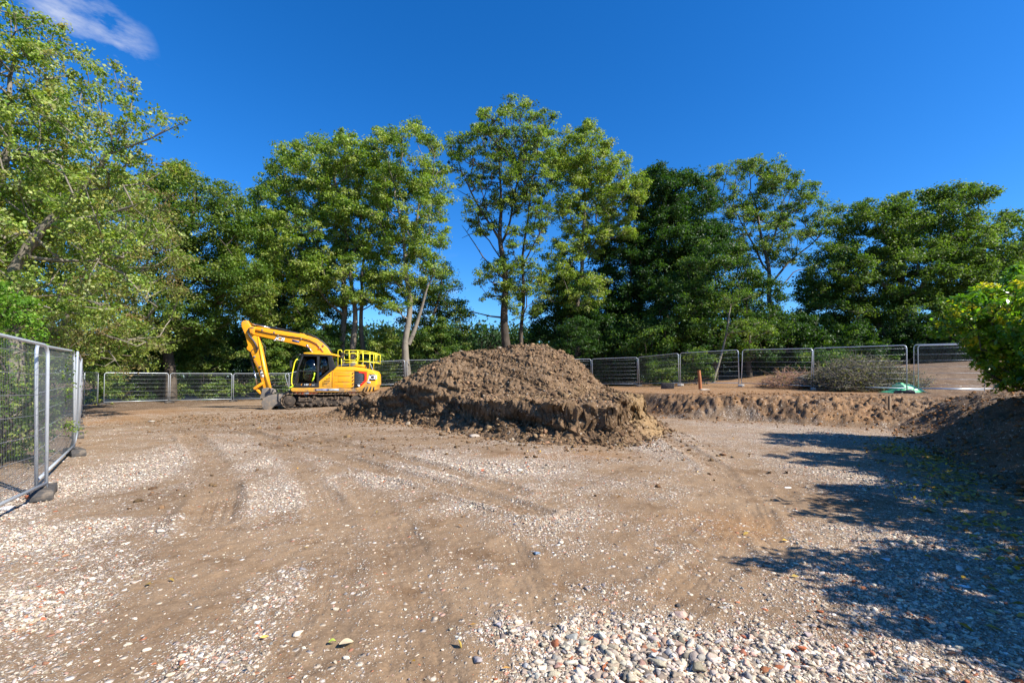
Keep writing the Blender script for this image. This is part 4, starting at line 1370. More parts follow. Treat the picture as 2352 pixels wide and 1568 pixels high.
PW = 3.45


def make_panel():
    root = empty("mesh_fence_panel")
    r = 0.021
    arc = lambda cx, cz, a0, a1: [(cx + .14 * math.cos(math.radians(a)), 0, cz + .14 * math.sin(math.radians(a))) for a in np.linspace(a0, a1, 7)]
    m = MB()
    m.tube([(0, 0, 0)] + [(0, 0, 1.86)] + arc(.14, 1.86, 180, 90)[1:] + arc(PW - .14, 1.86, 90, 0) + [(PW, 0, 0)], r, 10)
    m.tube([(0.01, 0, .14), (PW - .01, 0, .14)], r * .95, 10)
    m.build("frame", M_galv, root, smooth=True)
    w = MB()
    zs = list(np.linspace(.28, 1.86, 7))
    for z in zs: w.tube([(0.0, 0.012, z), (PW, 0.012, z)], .0030, 4)
    w.build("horizontal_wire", M_galv, root)
    xs = np.linspace(.04, PW - .04, 84)
    n = len(xs)
    A = np.stack([xs, np.zeros(n) + .006, np.full(n, .14)], 1); B = A.copy(); B[:, 2] = 1.99
    V, F = tubes(A, B, np.full(n, .0014), np.full(n, .0014), 3)
    mesh_np("wire_mesh", V, F, M_wire, root)
    return root


def make_foot(mat=M_foot):
    m = MB()
    # long block with sloped shoulders, hollow arch and two post holes (dark discs sunk)
    prof = [(-.34, 0), (-.34, .07), (-.27, .13), (.27, .13), (.34, .07), (.34, 0), (.24, 0), (.20, .035), (-.20, .035), (-.24, 0)]
    n = len(prof)
    V = [(y, x, z) for x in (-1,) for y, z in []]
    V = np.array([(-.11, p[0], p[1]) for p in prof] + [(.11, p[0], p[1]) for p in prof])
    F = [[i, (i + 1) % n, n + (i + 1) % n, n + i] for i in range(n)]
    m.add(V, F, [list(range(n))], [list(range(n, 2 * n))[::-1]])
    for yy in (-.12, .12): m.tube([(0, yy, .12), (0, yy, .16)], .034, 10)
    return m.build("ballast_block", mat, bevel=.008)


PANEL = make_panel(); FOOT = make_foot(); first_p = [True]; first_f = [True]


def add_panel(a, b, label, group, tilt=0.0, dz=(None, None)):
    a = np.array(a, float); b = np.array(b, float)
    za = gz(*a) + .13 if dz[0] is None else dz[0]
    zb = gz(*b) + .13 if dz[1] is None else dz[1]
    za -= .13 - .06; zb -= .13 - .06
    o = PANEL if first_p[0] else copy_tree(PANEL)
    first_p[0] = False
    L = math.hypot(*(b - a))
    o.location = (a[0], a[1], za)
    o.rotation_euler = (tilt + rng.normal(0, .018), -math.atan2(zb - za, L), math.atan2(b[1] - a[1], b[0] - a[0]))
    o.scale = (math.hypot(L, zb - za) / (PW + .06), 1, 1)
    tag(o, label, 'fence panel', group)
    return o


def add_foot(p, rz, label, light=False, roll=0):
    o = FOOT if first_f[0] else FOOT.copy()
    if not first_f[0]: COL.objects.link(o)
    first_f[0] = False
    if light:
        o.data = FOOTL
    o.location = (p[0], p[1], gz(p[0], p[1]) - .005)
    o.rotation_euler = (0, roll, rz)
    tag(o, label, 'fence foot', 'fence feet under the panel joints')
    return o


_fl = make_foot(M_footl); FOOTL = _fl.data; bpy.data.objects.remove(_fl)
X_ = lambda px, d: ((px - CX) / K * d, d)
GF = 'galvanised mesh fence panels'
NL = [(-4.56, 3.20), (-6.33, 6.24)]
add_panel(NL[0], NL[1], 'nearest mesh panel cut off by the left edge', GF)
NL2 = [(-6.50, 6.25), (-8.72, 9.10)]
add_panel(NL2[0], NL2[1], 'second mesh panel from the left edge leaning beside the track', GF)
run = [np.array((-8.78, 9.15))]
end = np.array((-24.0, 25.5))
nrun = 6
for i in range(nrun):
    f = (i + 1) / nrun
    p = run[0] + (end - run[0]) * f + np.array([rng.normal(0, .06), 0])
    run.append(p)
    add_panel(run[-2] + (run[-1] - run[-2]) * .01, run[-1], 'mesh panel in the edge-on run going back along the left side', GF)
add_panel((-24.05, 25.6), (-26.0, 28.6), 'narrow looking mesh panel at the far left corner of the fence', GF)
BK = [X_(240, 29.0), X_(391, 31.6), X_(537, 33.3), X_(668, 34.6)]
labs = ['first full mesh panel of the back left fence from its corner', 'second full mesh panel of the back left fence below the sycamore', 'mesh panel behind the digger stick and bucket']
for i in range(3):
    a = np.array(BK[i]); b = np.array(BK[i + 1]); add_panel(a, b + (a - b) * .012, labs[i], GF)
add_panel(X_(672, 34.7), X_(770, 36.0), 'mesh panel hidden mostly behind the digger cab', GF)
BB = [X_(735, 36.3), X_(834, 36.4), X_(935, 36.2), X_(1036, 35.9), X_(1143, 35.3), X_(1252, 34.8), X_(1361, 34.0), X_(1468, 32.0), X_(1563, 28.6), X_(1702, 25.5), X_(1868, 22.5), X_(2090, 19.6)]
labs = ['mesh panel behind the digger engine cover', 'mesh panel right of the digger tail', 'mesh panel left of the heap right of the tilted stay', '', '', 'mesh panel half hidden by the right shoulder of the heap',
        'first whole mesh panel right of the heap', 'mesh panel before the light green bush right of the heap', 'mesh panel standing behind the rusty pipe', 'mesh panel beside the reddish brush pile', 'mesh panel before the large leafy brushwood heap']
for i in range(11):
    if i in (3, 4): continue
    a = np.array(BB[i]); b = np.array(BB[i + 1]); add_panel(a, b + (a - b) * .015, labs[i], GF)
add_panel(X_(2098, 19.5), X_(2263, 18.1), 'last mesh panel running behind the laurel from the joint', GF)
add_panel(X_(2109, 19.9), X_(2285, 18.9), 'extra mesh panel set just behind the last one at the laurel', GF)
# feet
fd = 'dark foot block under a joint of the edge-on fence run'
add_foot(NL[1] + np.array([-.05, 0]), math.radians(30) + .2, 'dark block foot under the nearest fence joint')
add_foot(np.array(NL2[1]) + np.array([-.03, .03]), math.radians(50) + .1, 'muddy block foot under the second fence joint')
for q in run[1:]: add_foot(q, math.radians(45), fd)
for q in BK: add_foot(q, 0, 'small dark foot block under the back left fence')
add_foot(BB[2], 0, 'foot block under the joint left of the heap')
for q, l in ((BB[7], 'foot block under the joint nearest the heap on the right'), (BB[8], 'foot block under the joint beside the dark upended block'), (BB[9], 'pale foot block under the joint right of the rusty pipe'),
             (BB[10], 'pale foot block under the joint between the two brush piles'), (BB[11], 'pale foot block under the joint beside the green sheet')):
    add_foot((q[0], q[1]), math.radians(-35), l, light=(q is not BB[7]))
bx, by = X_(2076, 19.4)
o = add_foot((bx, by), math.radians(60), 'dark foot block lying beside the green sheet')
x, y = X_(1533, 26.0)
m = MB(); m.box(-.36, .36, -.12, .12, -.02, .36)
o = m.build("dark_block", M_foot, bevel=.02); o.location = (x, y, gz(x, y)); o.rotation_euler = (0, .03, -.35)
tag(o, 'dark upended block on the terrace left of the rusty pipe', 'block')
# stay pole leaning on the fence right of the digger
m = MB(); a = P(847, 827, 35.6); b = P(869, 879, 35.0); m.tube([a - a, b - a], .03, 8)
o = m.build("fence_stay", M_galv, smooth=True); o.location = a
tag(o, 'slanting grey stay pole propping the fence behind the digger tail', 'pole')

# ---------------------------------------------------------------- small things on the terrace
x, y = X_(1608, 24.4); z = gz(x, y)
m = MB()
H = 1.0
m.tube([(0, 0, -.1), (-.02, 0, H * .5), (-.07, 0, H)], .085, 12)
m.tube([(-.07, 0, H - .001), (-.071, 0, H + .015)], .095, 12)
o = m.build("rusty_pipe", M_rust, smooth=False, bevel=.006); o.location = (x, y, z)
tag(o, 'rusty iron pipe standing upright on the terrace', 'pipe')
x, y = X_(1618, 22.6)
v = R2[3] * np.array([.46, .24, .16]); o = mesh_np("flat_stone", v, RF2, M_stone, col=np.tile((.5, .44, .36), (len(v), 1))); o.location = (x, y, gz(x, y) + .06)
tag(o, 'flat pale stone slab lying in front of the rusty pipe', 'stone')
x, y = X_(2041, 14.9)
m = MB(); m.box(-.03, .03, -.03, .03, -.2, .50); o = m.build("wooden_peg", M_wood, bevel=.006); o.location = (x, y, gz(x, y)); o.rotation_euler = (0.03, -.03, .3)
tag(o, 'short wooden peg standing against the soil cut', 'peg')


def brush(name, label, px, d, rx, h, nst, nleaf, cols, lsize, bark, rd=1.0, logs=0):
    c = np.array(gnd(px, d)); W_ = rx / K * d
    c[2] = gz(c[0], c[1])
    n = nst
    u = rng.uniform(-1, 1, n); v = rng.uniform(-1, 1, n)
    top = h * np.sqrt(np.clip(1 - u ** 2 * .9, .05, 1)) * np.sqrt(np.clip(1 - v ** 2 * .8, .1, 1))
    A = np.stack([u * W_, v * rd, top * rng.random(n) * .95 + .03], 1)
    dr = unit(rng.normal(size=(n, 3)) * np.array([1, .8, .45]) + np.stack([u * .5, v * 0, 0 * u + .1], 1))
    L_ = rng.uniform(.25, .75, n)[:, None]
    mid = A + dr * L_ * .5 + rng.normal(0, .06, (n, 3)); B = A + dr * L_ + rng.normal(0, .1, (n, 3))
    A[:, 2] = np.maximum(A[:, 2], .02); mid[:, 2] = np.maximum(mid[:, 2], .02); B[:, 2] = np.maximum(B[:, 2], .02)
    r = rng.uniform(.006, .018, n)
    V1, F1 = tubes(A, mid, r, r * .75, 4); V2, F2 = tubes(mid, B, r * .75, r * .3, 4)
    rt = empty(name, tuple(c))
    Vs = np.concatenate([V1, V2])
    mesh_np("branches", Vs, [F1, F2 + len(V1)], bark, rt)
    if nleaf:
        k = rng.integers(0, n, nleaf); f = rng.random((nleaf, 1))
        C = A[k] + (B[k] - A[k]) * f + rng.normal(0, .05, (nleaf, 3))
        Vl, Fl = leaves_at(C, lsize, .5)
        cc = np.array(cols)[rng.integers(0, len(cols), nleaf)] * rng.uniform(.6, 1.3, (nleaf, 1))
        mesh_np("foliage", Vl, Fl, M_leaf, rt, col=np.repeat(cc, 4, 0))
    if logs:
        for i in range(logs):
            a = np.array([rng.uniform(-.5, .5) * W_, -rd * .8, rng.uniform(.1, .4)]); b = a + np.array([rng.uniform(.5, 1.0), -.2, rng.uniform(-.1, .25)])
            m = MB(); m.tube([a, (a + b) / 2 + np.array([0, 0, .06]), b], [.09, .075, .06], 8); m.build("log", M_barkp, rt, smooth=True)
    tag(rt, label, 'brushwood')
    return rt


brush("brushwood_heap", 'small heap of reddish roots and cut branches behind the fence', 1822, 24.2, 56, 0.9, 800, 700, [(.34, .18, .1), (.12, .14, .05), (.3, .22, .1)], .09, M_barkr, 1.0, 5)
brush("brushwood_heap", 'large heap of leafy grey green cut branches behind the fence', 1975, 22.2, 92, 1.65, 2200, 15000, [(.10, .10, .045), (.15, .145, .075), (.055, .06, .03), (.26, .22, .14), (.08, .06, .04)], .085, M_barkp, 1.5)

# green sheet
def sheet():
    c = gnd(2072, 20.3); nx, ny = 60, 26
    u, v = np.meshgrid(np.linspace(-1, 1, nx), np.linspace(-1, 1, ny))
    x = u * .72 + .04 * fbm(u, v, 2, 3); y = v * .45 + .03 * fbm(u, v, 2, 3, off=2)
    prof = np.interp(u, [-1, -.5, -.25, 0, .35, .7, 1], [.02, .1, .42, .38, .34, .22, .02])
    z = prof * np.clip(1 - v ** 2, 0, 1) ** .6 + .13 * (billow(u, v, 2.6, 3, off=3) - .3) * (1 - u ** 4) + .02
    V = np.stack([x.ravel(), y.ravel(), np.maximum(z.ravel(), .01)], 1)
    idx = np.arange(nx * ny).reshape(ny, nx)
    F = np.stack([idx[:-1, :-1], idx[:-1, 1:], idx[1:, 1:], idx[1:, :-1]], -1).reshape(-1, 4)
    rt = empty("plastic_sheet", (c[0], c[1], gz(c[0], c[1])))
    s_ = mesh_np("cover", V, F, M_tarp, rt)
    m = s_.modifiers.new("thick", 'SOLIDIFY'); m.thickness = .006
    V2 = V * np.array([1.1, .7, .35]) + np.array([-.35, -.28, 0])
    mesh_np("fold", V2, F, M_tarpd, rt)
    tag(rt, 'crumpled bright green plastic sheet on the soil behind the fence', 'plastic sheet')


sheet()

# ---------------------------------------------------------------- excavator
ZS = 263.0
def Z(zx, zy): return ((zx - 1350) / ZS, (1440 - zy) / ZS)


def prism(pts, y0, y1, bevel=0.0, m=None):
    """pts: local (x,z) outline"""
    m = m or MB()
    n = len(pts)
    ar = sum(pts[i][0] * pts[(i + 1) % n][1] - pts[(i + 1) % n][0] * pts[i][1] for i in range(n))
    if ar < 0: pts = pts[::-1]
    V = [(p[0], y0, p[1]) for p in pts] + [(p[0], y1, p[1]) for p in pts]
    F = [[i, n + i, n + (i + 1) % n, (i + 1) % n] for i in range(n)]
    m.add(V, F, [list(range(n))], [list(range(n, 2 * n))[::-1]])
    return m


def zp(*pts): return [Z(*p) for p in pts]


DX = -10.47 + 0.0
EXD = 24.5
ex_x = ((560 + 1350 / 5.8075) * 0.9408 - CX) / K * (EXD - 1.24)
EX = empty("excavator", (-10.40, 25.88, float(terrain(-10.4, 25.0)) - 0.04), math.radians(11))
tag(EX, 'yellow tracked digger with its arm folded down to a muddy bucket beside the heap', 'excavator')


def text_part(txt, size, loc, rot, mat, name, parent, shear=0.0, off=0.0, sx=1.0, space=1.0):
    cu = bpy.data.curves.new("text", 'FONT')
    cu.body = txt; cu.size = size; cu.extrude = 0.004; cu.offset = 0.0; cu.shear = shear; cu.space_character = space
    cu.align_x = 'CENTER'; cu.align_y = 'CENTER'
    tmp = bpy.data.objects.new("t", cu); COL.objects.link(tmp)
    bpy.context.view_layer.update()
    me = bpy.data.meshes.new_from_object(tmp.evaluated_get(bpy.context.evaluated_depsgraph_get()))
    bpy.data.objects.remove(tmp); bpy.data.curves.remove(cu)
    me.materials.clear(); me.materials.append(mat)
    o = bpy.data.objects.new(name, me); COL.objects.link(o); o.parent = parent
    o.location = loc; o.rotation_euler = rot; o.scale = (sx, 1, 1)
    return o


def excavator():
    R90 = math.pi / 2
    # --- tracks
    for yc in (-0.98, 0.98):
        y0, y1 = yc - .26, yc + .26
        path = []
        xf, xr, rr = -1.80, 1.62, .36
        zc = .40
        for a in np.linspace(90, 270, 11): path.append((xf + rr * math.cos(math.radians(a)), zc + rr * math.sin(math.radians(a))))
        for a in np.linspace(-90, 90, 11): path.append((xr + rr * math.cos(math.radians(a)), zc + rr * math.sin(math.radians(a))))
        path.append((0, zc + rr - .03))
        P_ = np.array(path + [path[0]]); seg = np.hypot(*np.diff(P_, axis=0).T); cum = np.concatenate([[0], np.cumsum(seg)])
        n = 46
        m = MB()
        for i in range(n):
            s0 = cum[-1] * i / n; s1 = cum[-1] * (i + .93) / n
            a = np.array([np.interp(s0, cum, P_[:, 0]), np.interp(s0, cum, P_[:, 1])]); b = np.array([np.interp(s1, cum, P_[:, 0]), np.interp(s1, cum, P_[:, 1])])
            t_ = (b - a) / np.linalg.norm(b - a); nn = np.array([-t_[1], t_[0]])
            if nn @ (a - np.array([np.clip(a[0], xf, xr), zc])) < 0: nn = -nn
            jig = rng.uniform(-.008, .012)
            prism([tuple(a), tuple(b), tuple(b + nn * (.035 + jig)), tuple(a + nn * (.035 + jig))], y0, y1, m=m)
            prism([tuple(a + t_ * .01), tuple(a + t_ * .04), tuple(a + t_ * .035 + nn * .075), tuple(a + t_ * .015 + nn * .075)], y0, y1, m=m)
        tr = m.build("track", M_track, EX)
        f = MB()
        prism([(-1.45, .25), (-1.3, .56), (1.25, .60), (1.4, .25), (1.0, .16), (-1.1, .16)], y0 + .08, y1 - .08, m=f)
        prism([(-1.35, .38), (-.60, .36), (-.62, .52), (-1.3, .50)], y0 + .02, y1 - .02, m=f)
        f.build("track_frame", M_trackd, tr, bevel=.02)
        for xx, r_ in ((xf, .31), (xr, .29)):
            w = MB()
            w.tube([(xx, y0 + .05, zc), (xx, y1 - .05, zc)], r_, 22)
            w.tube([(xx, y0 + .01, zc), (xx, y0 + .06, zc)], .19, 16)
            w.build("wheel", M_trackd, tr, bevel=.01)
        for xx in np.linspace(-1.15, 1.05, 6):
            w = MB(); w.tube([(xx, y0 + .04, .16), (xx, y1 - .04, .16)], .10, 12); w.build("roller", M_trackd, tr)
        for xx in (-.55, .55):
            w = MB(); w.tube([(xx, y0 + .05, .66), (xx, y1 - .05, .66)], .06, 10); w.build("roller", M_trackd, tr)
        mud = MB()
        ps = np.stack([rng.uniform(-1.3, 1.2, 60), rng.uniform(y0, y0 + .1, 60), rng.choice([.54, .25, .58], 60) + rng.normal(0, .03, 60)], 1)
        V, F, _ = scatter(C1, CF1, ps, rng.uniform(.03, .09, 60), 1.0); mud.add(V, F)
        mud.build("caked_mud", M_track, tr)
    m = MB(); m.box(-1.0, 1.0, -.75, .75, .35, .72); m.tube([(0, 0, .7), (0, 0, .90)], .55, 28); m.build("undercarriage", M_trackd, EX, bevel=.02)
    # --- slewing platform
    m = MB()
    prism(zp((905, 1150), (1290, 1148), (1740, 1158), (1800, 1165), (1800, 1212), (1260, 1212), (930, 1205), (900, 1185)), -1.22, 1.22, m=m)
    m.build("slewing_platform", M_yellow, EX, bevel=.02)
    m = MB(); prism(zp((940, 1207), (1150, 1213), (1265, 1214), (1240, 1240), (1170, 1240), (1150, 1248), (1000, 1246)), -1.15, -.95, m=m)
    prism(zp((1680, 1214), (1780, 1214), (1760, 1236), (1690, 1232)), -1.15, -.95, m=m)
    g = m.build("underguard", M_orange, EX, bevel=.008)
    m = MB(); prism(zp((1082, 1215), (1140, 1215), (1140, 1244), (1082, 1244)), -1.158, -1.14, m=m); m.build("sticker", M_white, g)
    m = MB(); prism(zp((985, 1220), (1045, 1218), (1045, 1232), (1005, 1234)), -1.156, -1.14, m=m); m.build("slot", M_chev, g)
    # --- counterweight and covers
    cw_prof = zp((1800, 1212), (1740, 1160), (1800, 1150), (1860, 1120), (1925, 1050), (1925, 925), (1830, 905), (1830, 860), (1950, 885), (2020, 915), (2045, 960), (2052, 1110), (2035, 1135), (2030, 1185), (1990, 1212))
    # stack of sections across the machine so that the tail is rounded in plan
    ysec = [-1.22, -1.10, -.8, -.4, 0, .4, .8, 1.10, 1.22]
    push = [0.0, .07, .12, .15, .16, .15, .12, .07, 0.0]
    n = len(cw_prof); m = MB(); V = []
    for yy, pu in zip(ysec, push):
        for (px_, pz_) in cw_prof:
            k = np.clip((px_ - 1.9) / .6, 0, 1)
            V.append((px_ + pu * k, yy, pz_))
    F = []
    for s_ in range(len(ysec) - 1):
        for i in range(n):
            j = (i + 1) % n; F.append([s_ * n + i, s_ * n + j, (s_ + 1) * n + j, (s_ + 1) * n + i])
    m.add(V, F, [list(range(n))[::-1]], [[(len(ysec) - 1) * n + i for i in range(n)]])
    cw = m.build("counterweight", M_yellow, EX, bevel=.025)
    for (a, b) in (((1895, 1140), (1862, 1205)), ((1935, 1138), (1905, 1208)), ((1980, 1138), (1955, 1208)), ((2020, 1140), (2008, 1200))):
        m = MB(); w = 11
        prism(zp((a[0], a[1]), (a[0] + w * 2, a[1]), (b[0] + w * 2, b[1]), (b[0], b[1])), -1.226, -1.21, m=m)
        m.build("stripe", M_chev, cw)
    # engine covers: side body and yellow top
    m = MB()
    prism(zp((1275, 1148), (1275, 1060), (1455, 905), (1755, 910), (1755, 1155)), -1.21, 1.21, m=m)
    body = m.build("engine_body", M_yellow, EX, bevel=.012)
    m = MB()
    prism(zp((1455, 906), (1515, 852), (1700, 850), (1860, 862), (1955, 886), (1930, 926), (1755, 912)), -1.225, 1.225, m=m)
    m.build("engine_cover", M_yellow, EX, bevel=.03)
    m = MB(); prism(zp((1690, 850), (1750, 812), (1860, 812), (1866, 865)), -.6, .7, m=m); m.build("engine_hump", M_yellow, EX, bevel=.02)
    m = MB(); prism(zp((1868, 840), (1880, 812), (1940, 808), (1925, 850)), -.1, .25, m=m); m.tube([(*Z(1905, 850)[:1], .6, Z(1905, 850)[1]), (Z(1905, 850)[0], .6, Z(1905, 790)[1])], .05, 10)
    m.build("exhaust", M_black, EX, bevel=.01)
    # side door with louvres
    m = MB(); prism(zp((1455, 912), (1745, 912), (1745, 1148), (1455, 1148)), -1.224, -1.205, m=m); dr = m.build("side_door", M_yellow2, EX, bevel=.004)
    m = MB()
    prism(zp((1485, 938), (1695, 938), (1695, 978), (1485, 978)), -1.232, -1.22, m=m)
    prism(zp((1535, 990), (1695, 990), (1695, 1065), (1535, 1065)), -1.232, -1.22, m=m)
    prism(zp((1485, 1078), (1695, 1078), (1695, 1118), (1485, 1118)), -1.232, -1.22, m=m)
    m.build("vent", M_yellow2, dr, bevel=.003)
    m = MB()
    for (a, b, c_) in ((938, 1485, 1695), (990, 1535, 1695), (1076, 1485, 1695)):
        prism(zp((b, a - 5), (c_, a - 5), (c_, a), (b, a)), -1.229, -1.22, m=m)
    prism(zp((1453, 912), (1457, 912), (1457, 1150), (1453, 1150)), -1.227, -1.2, m=m)
    m.build("seam", M_chev, dr)
    m = MB()
    for k, yy in enumerate((918, 972, 1022, 1075, 1122)):
        prism(zp((1722, yy + 28), (1748, yy), (1748, yy + 22), (1722, yy + 50)), -1.229, -1.22, m=m)
    m.build("stripe", M_chev, dr)
    m = MB()
    for (x0, x1, yy) in ((1400, 1430, 1003), (1365, 1430, 1027), (1338, 1428, 1050), (1315, 1415, 1073), (1315, 1385, 1095), (1315, 1350, 1116)):
        prism(zp((x0 + 6, yy - 4), (x1, yy - 4), (x1 - 4, yy + 4), (x0, yy + 4)), -1.222, -1.2, m=m)
    prism(zp((1405, 970), (1425, 950), (1432, 958), (1415, 975)), -1.222, -1.2, m=m)
    m.build("louvre", M_chev, body)
    # dark grille with red surround
    m = MB(); prism(zp((1755, 912), (1880, 930), (1885, 1060), (1850, 1110), (1800, 1152), (1755, 1152)), -1.223, -1.19, m=m); gr = m.build("side_grille", M_black, EX, bevel=.006)
    m = MB(); prism(zp((1815, 912), (1925, 930), (1925, 1052), (1842, 1135), (1835, 1110), (1898, 1042), (1898, 950), (1820, 938)), -1.236, -1.2, m=m); m.build("surround", M_red, gr, bevel=.004)
    m = MB(); prism(zp((1793, 1105), (1835, 1108), (1822, 1150)), -1.229, -1.2, m=m); m.build("emblem", M_white, gr)
    for k in range(6):
        m = MB(); yy = 945 + 27 * k; prism(zp((1765, yy), (1880, yy), (1880, yy + 3), (1765, yy + 3)), -1.227, -1.2, m=m); m.build("slat", M_greyst, gr)
    # --- cab
    y0, y1 = -1.22, -.22
    floor = MB(); prism(zp((958, 1148), (1275, 1148), (1275, 1062), (990, 1062), (962, 1100)), y0, y1, m=floor)
    cab = empty("cab", (0, 0, 0)); cab.parent = EX
    def bar(pts, r=.045, m=None):
        m = m or MB(); 
        return m
    fr_ = MB()
    prism(zp((958, 1148), (1275, 1148), (1275, 1085), (1010, 1085), (965, 1108)), y0, y1, m=fr_)
    for ya, yb in ((y0, y0 + .07), (y1 - .07, y1)):
        prism(zp((955, 1105), (985, 1090), (1012, 860), (1065, 700), (1045, 690), (990, 850), (955, 1020)), ya, yb, m=fr_)            # front post
        prism(zp((1045, 694), (1065, 664), (1440, 676), (1460, 700), (1390, 702), (1070, 704)), ya, yb, m=fr_)                      # roof rail
        prism(zp((1246, 700), (1278, 700), (1275, 1090), (1244, 1090)), ya, yb, m=fr_)                                             # middle post
        prism(zp((1388, 700), (1440, 698), (1500, 850), (1458, 902), (1275, 1062), (1275, 1020), (1415, 890)), ya, yb, m=fr_)     # rear post
        prism(zp((985, 905), (1246, 905), (1246, 920), (985, 920)), ya, yb, m=fr_)
    for (a, b) in (((1045, 694), (1065, 712)), ((955, 1090), (985, 1108)), ((1440, 690), (1455, 712)), ((1455, 862), (1495, 900))):
        prism(zp((a[0], a[1]), (b[0], a[1]), (b[0], b[1]), (a[0], b[1])), y0, y1, m=fr_)
    fr_.build("cab_frame", M_black, cab, bevel=.008)
    m = MB(); prism(zp((1070, 668), (1065, 655), (1110, 648), (1400, 648), (1500, 672), (1520, 690), (1515, 698), (1440, 686)), y0 - .01, y1 + .02, m=m); m.build("cab_roof", M_yellow, cab, bevel=.015)
    m = MB()
    prism(zp((1000, 1085), (1244, 1085), (1244, 704), (1070, 704), (1012, 860)), y0 + .03, y0 + .036, m=m)
    prism(zp((1278, 1010), (1405, 890), (1385, 704), (1278, 704)), y0 + .03, y0 + .036, m=m)
    prism(zp((1000, 1085), (1244, 1085), (1244, 704), (1070, 704), (1012, 860)), y1 - .036, y1 - .03, m=m)
    prism(zp((1278, 1010), (1405, 890), (1385, 704), (1278, 704)), y1 - .036, y1 - .03, m=m)
    V = [(*Z(960, 1085)[:1], y0 + .05, Z(960, 1085)[1]), (Z(960, 1085)[0], y1 - .05, Z(960, 1085)[1]), (Z(995, 850)[0], y1 - .05, Z(995, 850)[1]), (Z(995, 850)[0], y0 + .05, Z(995, 850)[1]),
         (Z(1048, 700)[0], y1 - .05, Z(1048, 700)[1]), (Z(1048, 700)[0], y0 + .05, Z(1048, 700)[1])]
    m.add(V, [[0, 1, 2, 3], [3, 2, 4, 5]])
    V = [(Z(1445, 705)[0], y0 + .05, Z(1445, 705)[1]), (Z(1445, 705)[0], y1 - .05, Z(1445, 705)[1]), (Z(1488, 862)[0], y1 - .05, Z(1488, 862)[1]), (Z(1488, 862)[0], y0 + .05, Z(1488, 862)[1])]
    m.add(V, [[0, 1, 2, 3]])
    m.build("window", M_glass, cab)
    st = MB()
    prism(zp((1110, 1000), (1230, 1000), (1235, 1050), (1110, 1050)), -.98, -.45, m=st); prism(zp((1205, 1000), (1235, 1000), (1265, 800), (1235, 790)), -.96, -.47, m=st)
    prism(zp((1130, 1050), (1210, 1050), (1215, 1090), (1120, 1090)), -.9, -.5, m=st); prism(zp((1090, 960), (1180, 960), (1180, 985), (1090, 985)), -1.05, -.98, m=st)
    st.build("seat", M_seat, cab, bevel=.03)
    m = MB(); m.tube([(*Z(1145, 960)[:1], -1.1, Z(1145, 960)[1]), (Z(1145, 1055)[0], -1.1, Z(1145, 1055)[1])], .045, 8); m.build("lever", M_red, cab)
    m = MB(); prism(zp((1280, 755), (1318, 755), (1318, 790), (1280, 790)), -.9, -.88, m=m); m.build("notice", M_white, cab)
    m = MB()
    for a, b in (((1218, 935), (1210, 1000)), ((1210, 1000), (1185, 1060))):
        m.tube([(Z(*a)[0], -1.24, Z(*a)[1]), (Z(*b)[0], -1.24, Z(*b)[1])], .03, 8)
    m.build("grab_handle", M_lime, cab, smooth=True)
    m = MB()
    m.tube([(Z(a, b)[0], -1.30, Z(a, b)[1]) for a, b in ((995, 742), (970, 765), (955, 800), (930, 930), (918, 1020), (918, 1090), (938, 1120))], .03, 8)
    m.build("grab_rail", M_rail, EX, smooth=True)
    m = MB(); m.tube([(Z(a, b)[0], -1.28, Z(a, b)[1]) for a, b in ((938, 1120), (905, 1140), (880, 1160))], .032, 8); m.build("step_rail", M_lime, EX, smooth=True)
    m = MB(); m.tube([(Z(a, b)[0], -1.32, Z(a, b)[1]) for a, b in ((1000, 680), (940, 720), (912, 770))], .012, 6)
    prism(zp((900, 768), (922, 768), (920, 868), (900, 865)), -1.42, -1.24, m=m); m.build("mirror", M_black, EX, bevel=.01)
    m = MB(); m.tube([(Z(a, b)[0], -.5, Z(a, b)[1]) for a, b in ((985, 690), (1015, 672))], .05, 8); m.tube([(Z(a, b)[0], -1.0, Z(a, b)[1]) for a, b in ((985, 690), (1015, 672))], .05, 8); m.build("work_light", M_black, EX)
    # front hose bundle / step
    m = MB(); prism(zp((800, 1215), (860, 1185), (935, 1195), (940, 1250), (815, 1250)), -.9, -.4, m=m); m.build("front_step", M_black, EX, bevel=.02)
    # --- guardrail
    m = MB()
    def rail(pts, y, r=.021): m.tube([(Z(a, b)[0], y, Z(a, b)[1]) for a, b in pts], r, 8)
    yn = -1.16
    rail(((1527, 845), (1527, 625), (1540, 608), (1568, 608), (1580, 625), (1580, 660)), yn); rail(((1575, 845), (1575, 730)), yn)
    rail(((1580, 785), (1780, 785)), yn); rail(((1612, 660), (1612, 628), (1630, 612), (1800, 612), (1870, 616), (1965, 632), (2045, 648)), yn)
    rail(((1618, 655), (1760, 655), (1778, 668), (1778, 690)), yn, .017); rail(((1612, 700), (1612, 735), (1625, 750), (1765, 752), (1778, 740), (1778, 725)), yn, .017)
    rail(((1680, 615), (1680, 752)), yn, .017); rail(((1796, 615), (1796, 850)), yn, .026); rail(((1777, 765), (1777, 845)), yn)
    rail(((1870, 616), (1870, 790)), yn, .018); rail(((1967, 634), (1967, 875)), yn); rail(((1810, 658), (1900, 655), (2045, 665)), yn, .017)
    rail(((1800, 768), (1900, 770), (2045, 790)), yn); rail(((1800, 620), (1815, 655), (1815, 740), (1800, 768)), yn, .015); rail(((1870, 640), (1840, 625), (1815, 650)), yn, .012)
    x1 = Z(2045, 0)[0]
    for zz in (648, 790): m.tube([(x1, yn, Z(0, zz)[1]), (x1 + .05, -.9, Z(0, zz)[1]), (x1 + .1, .6, Z(0, zz)[1]), (x1 + .05, 1.0, Z(0, zz)[1])], .021, 8)
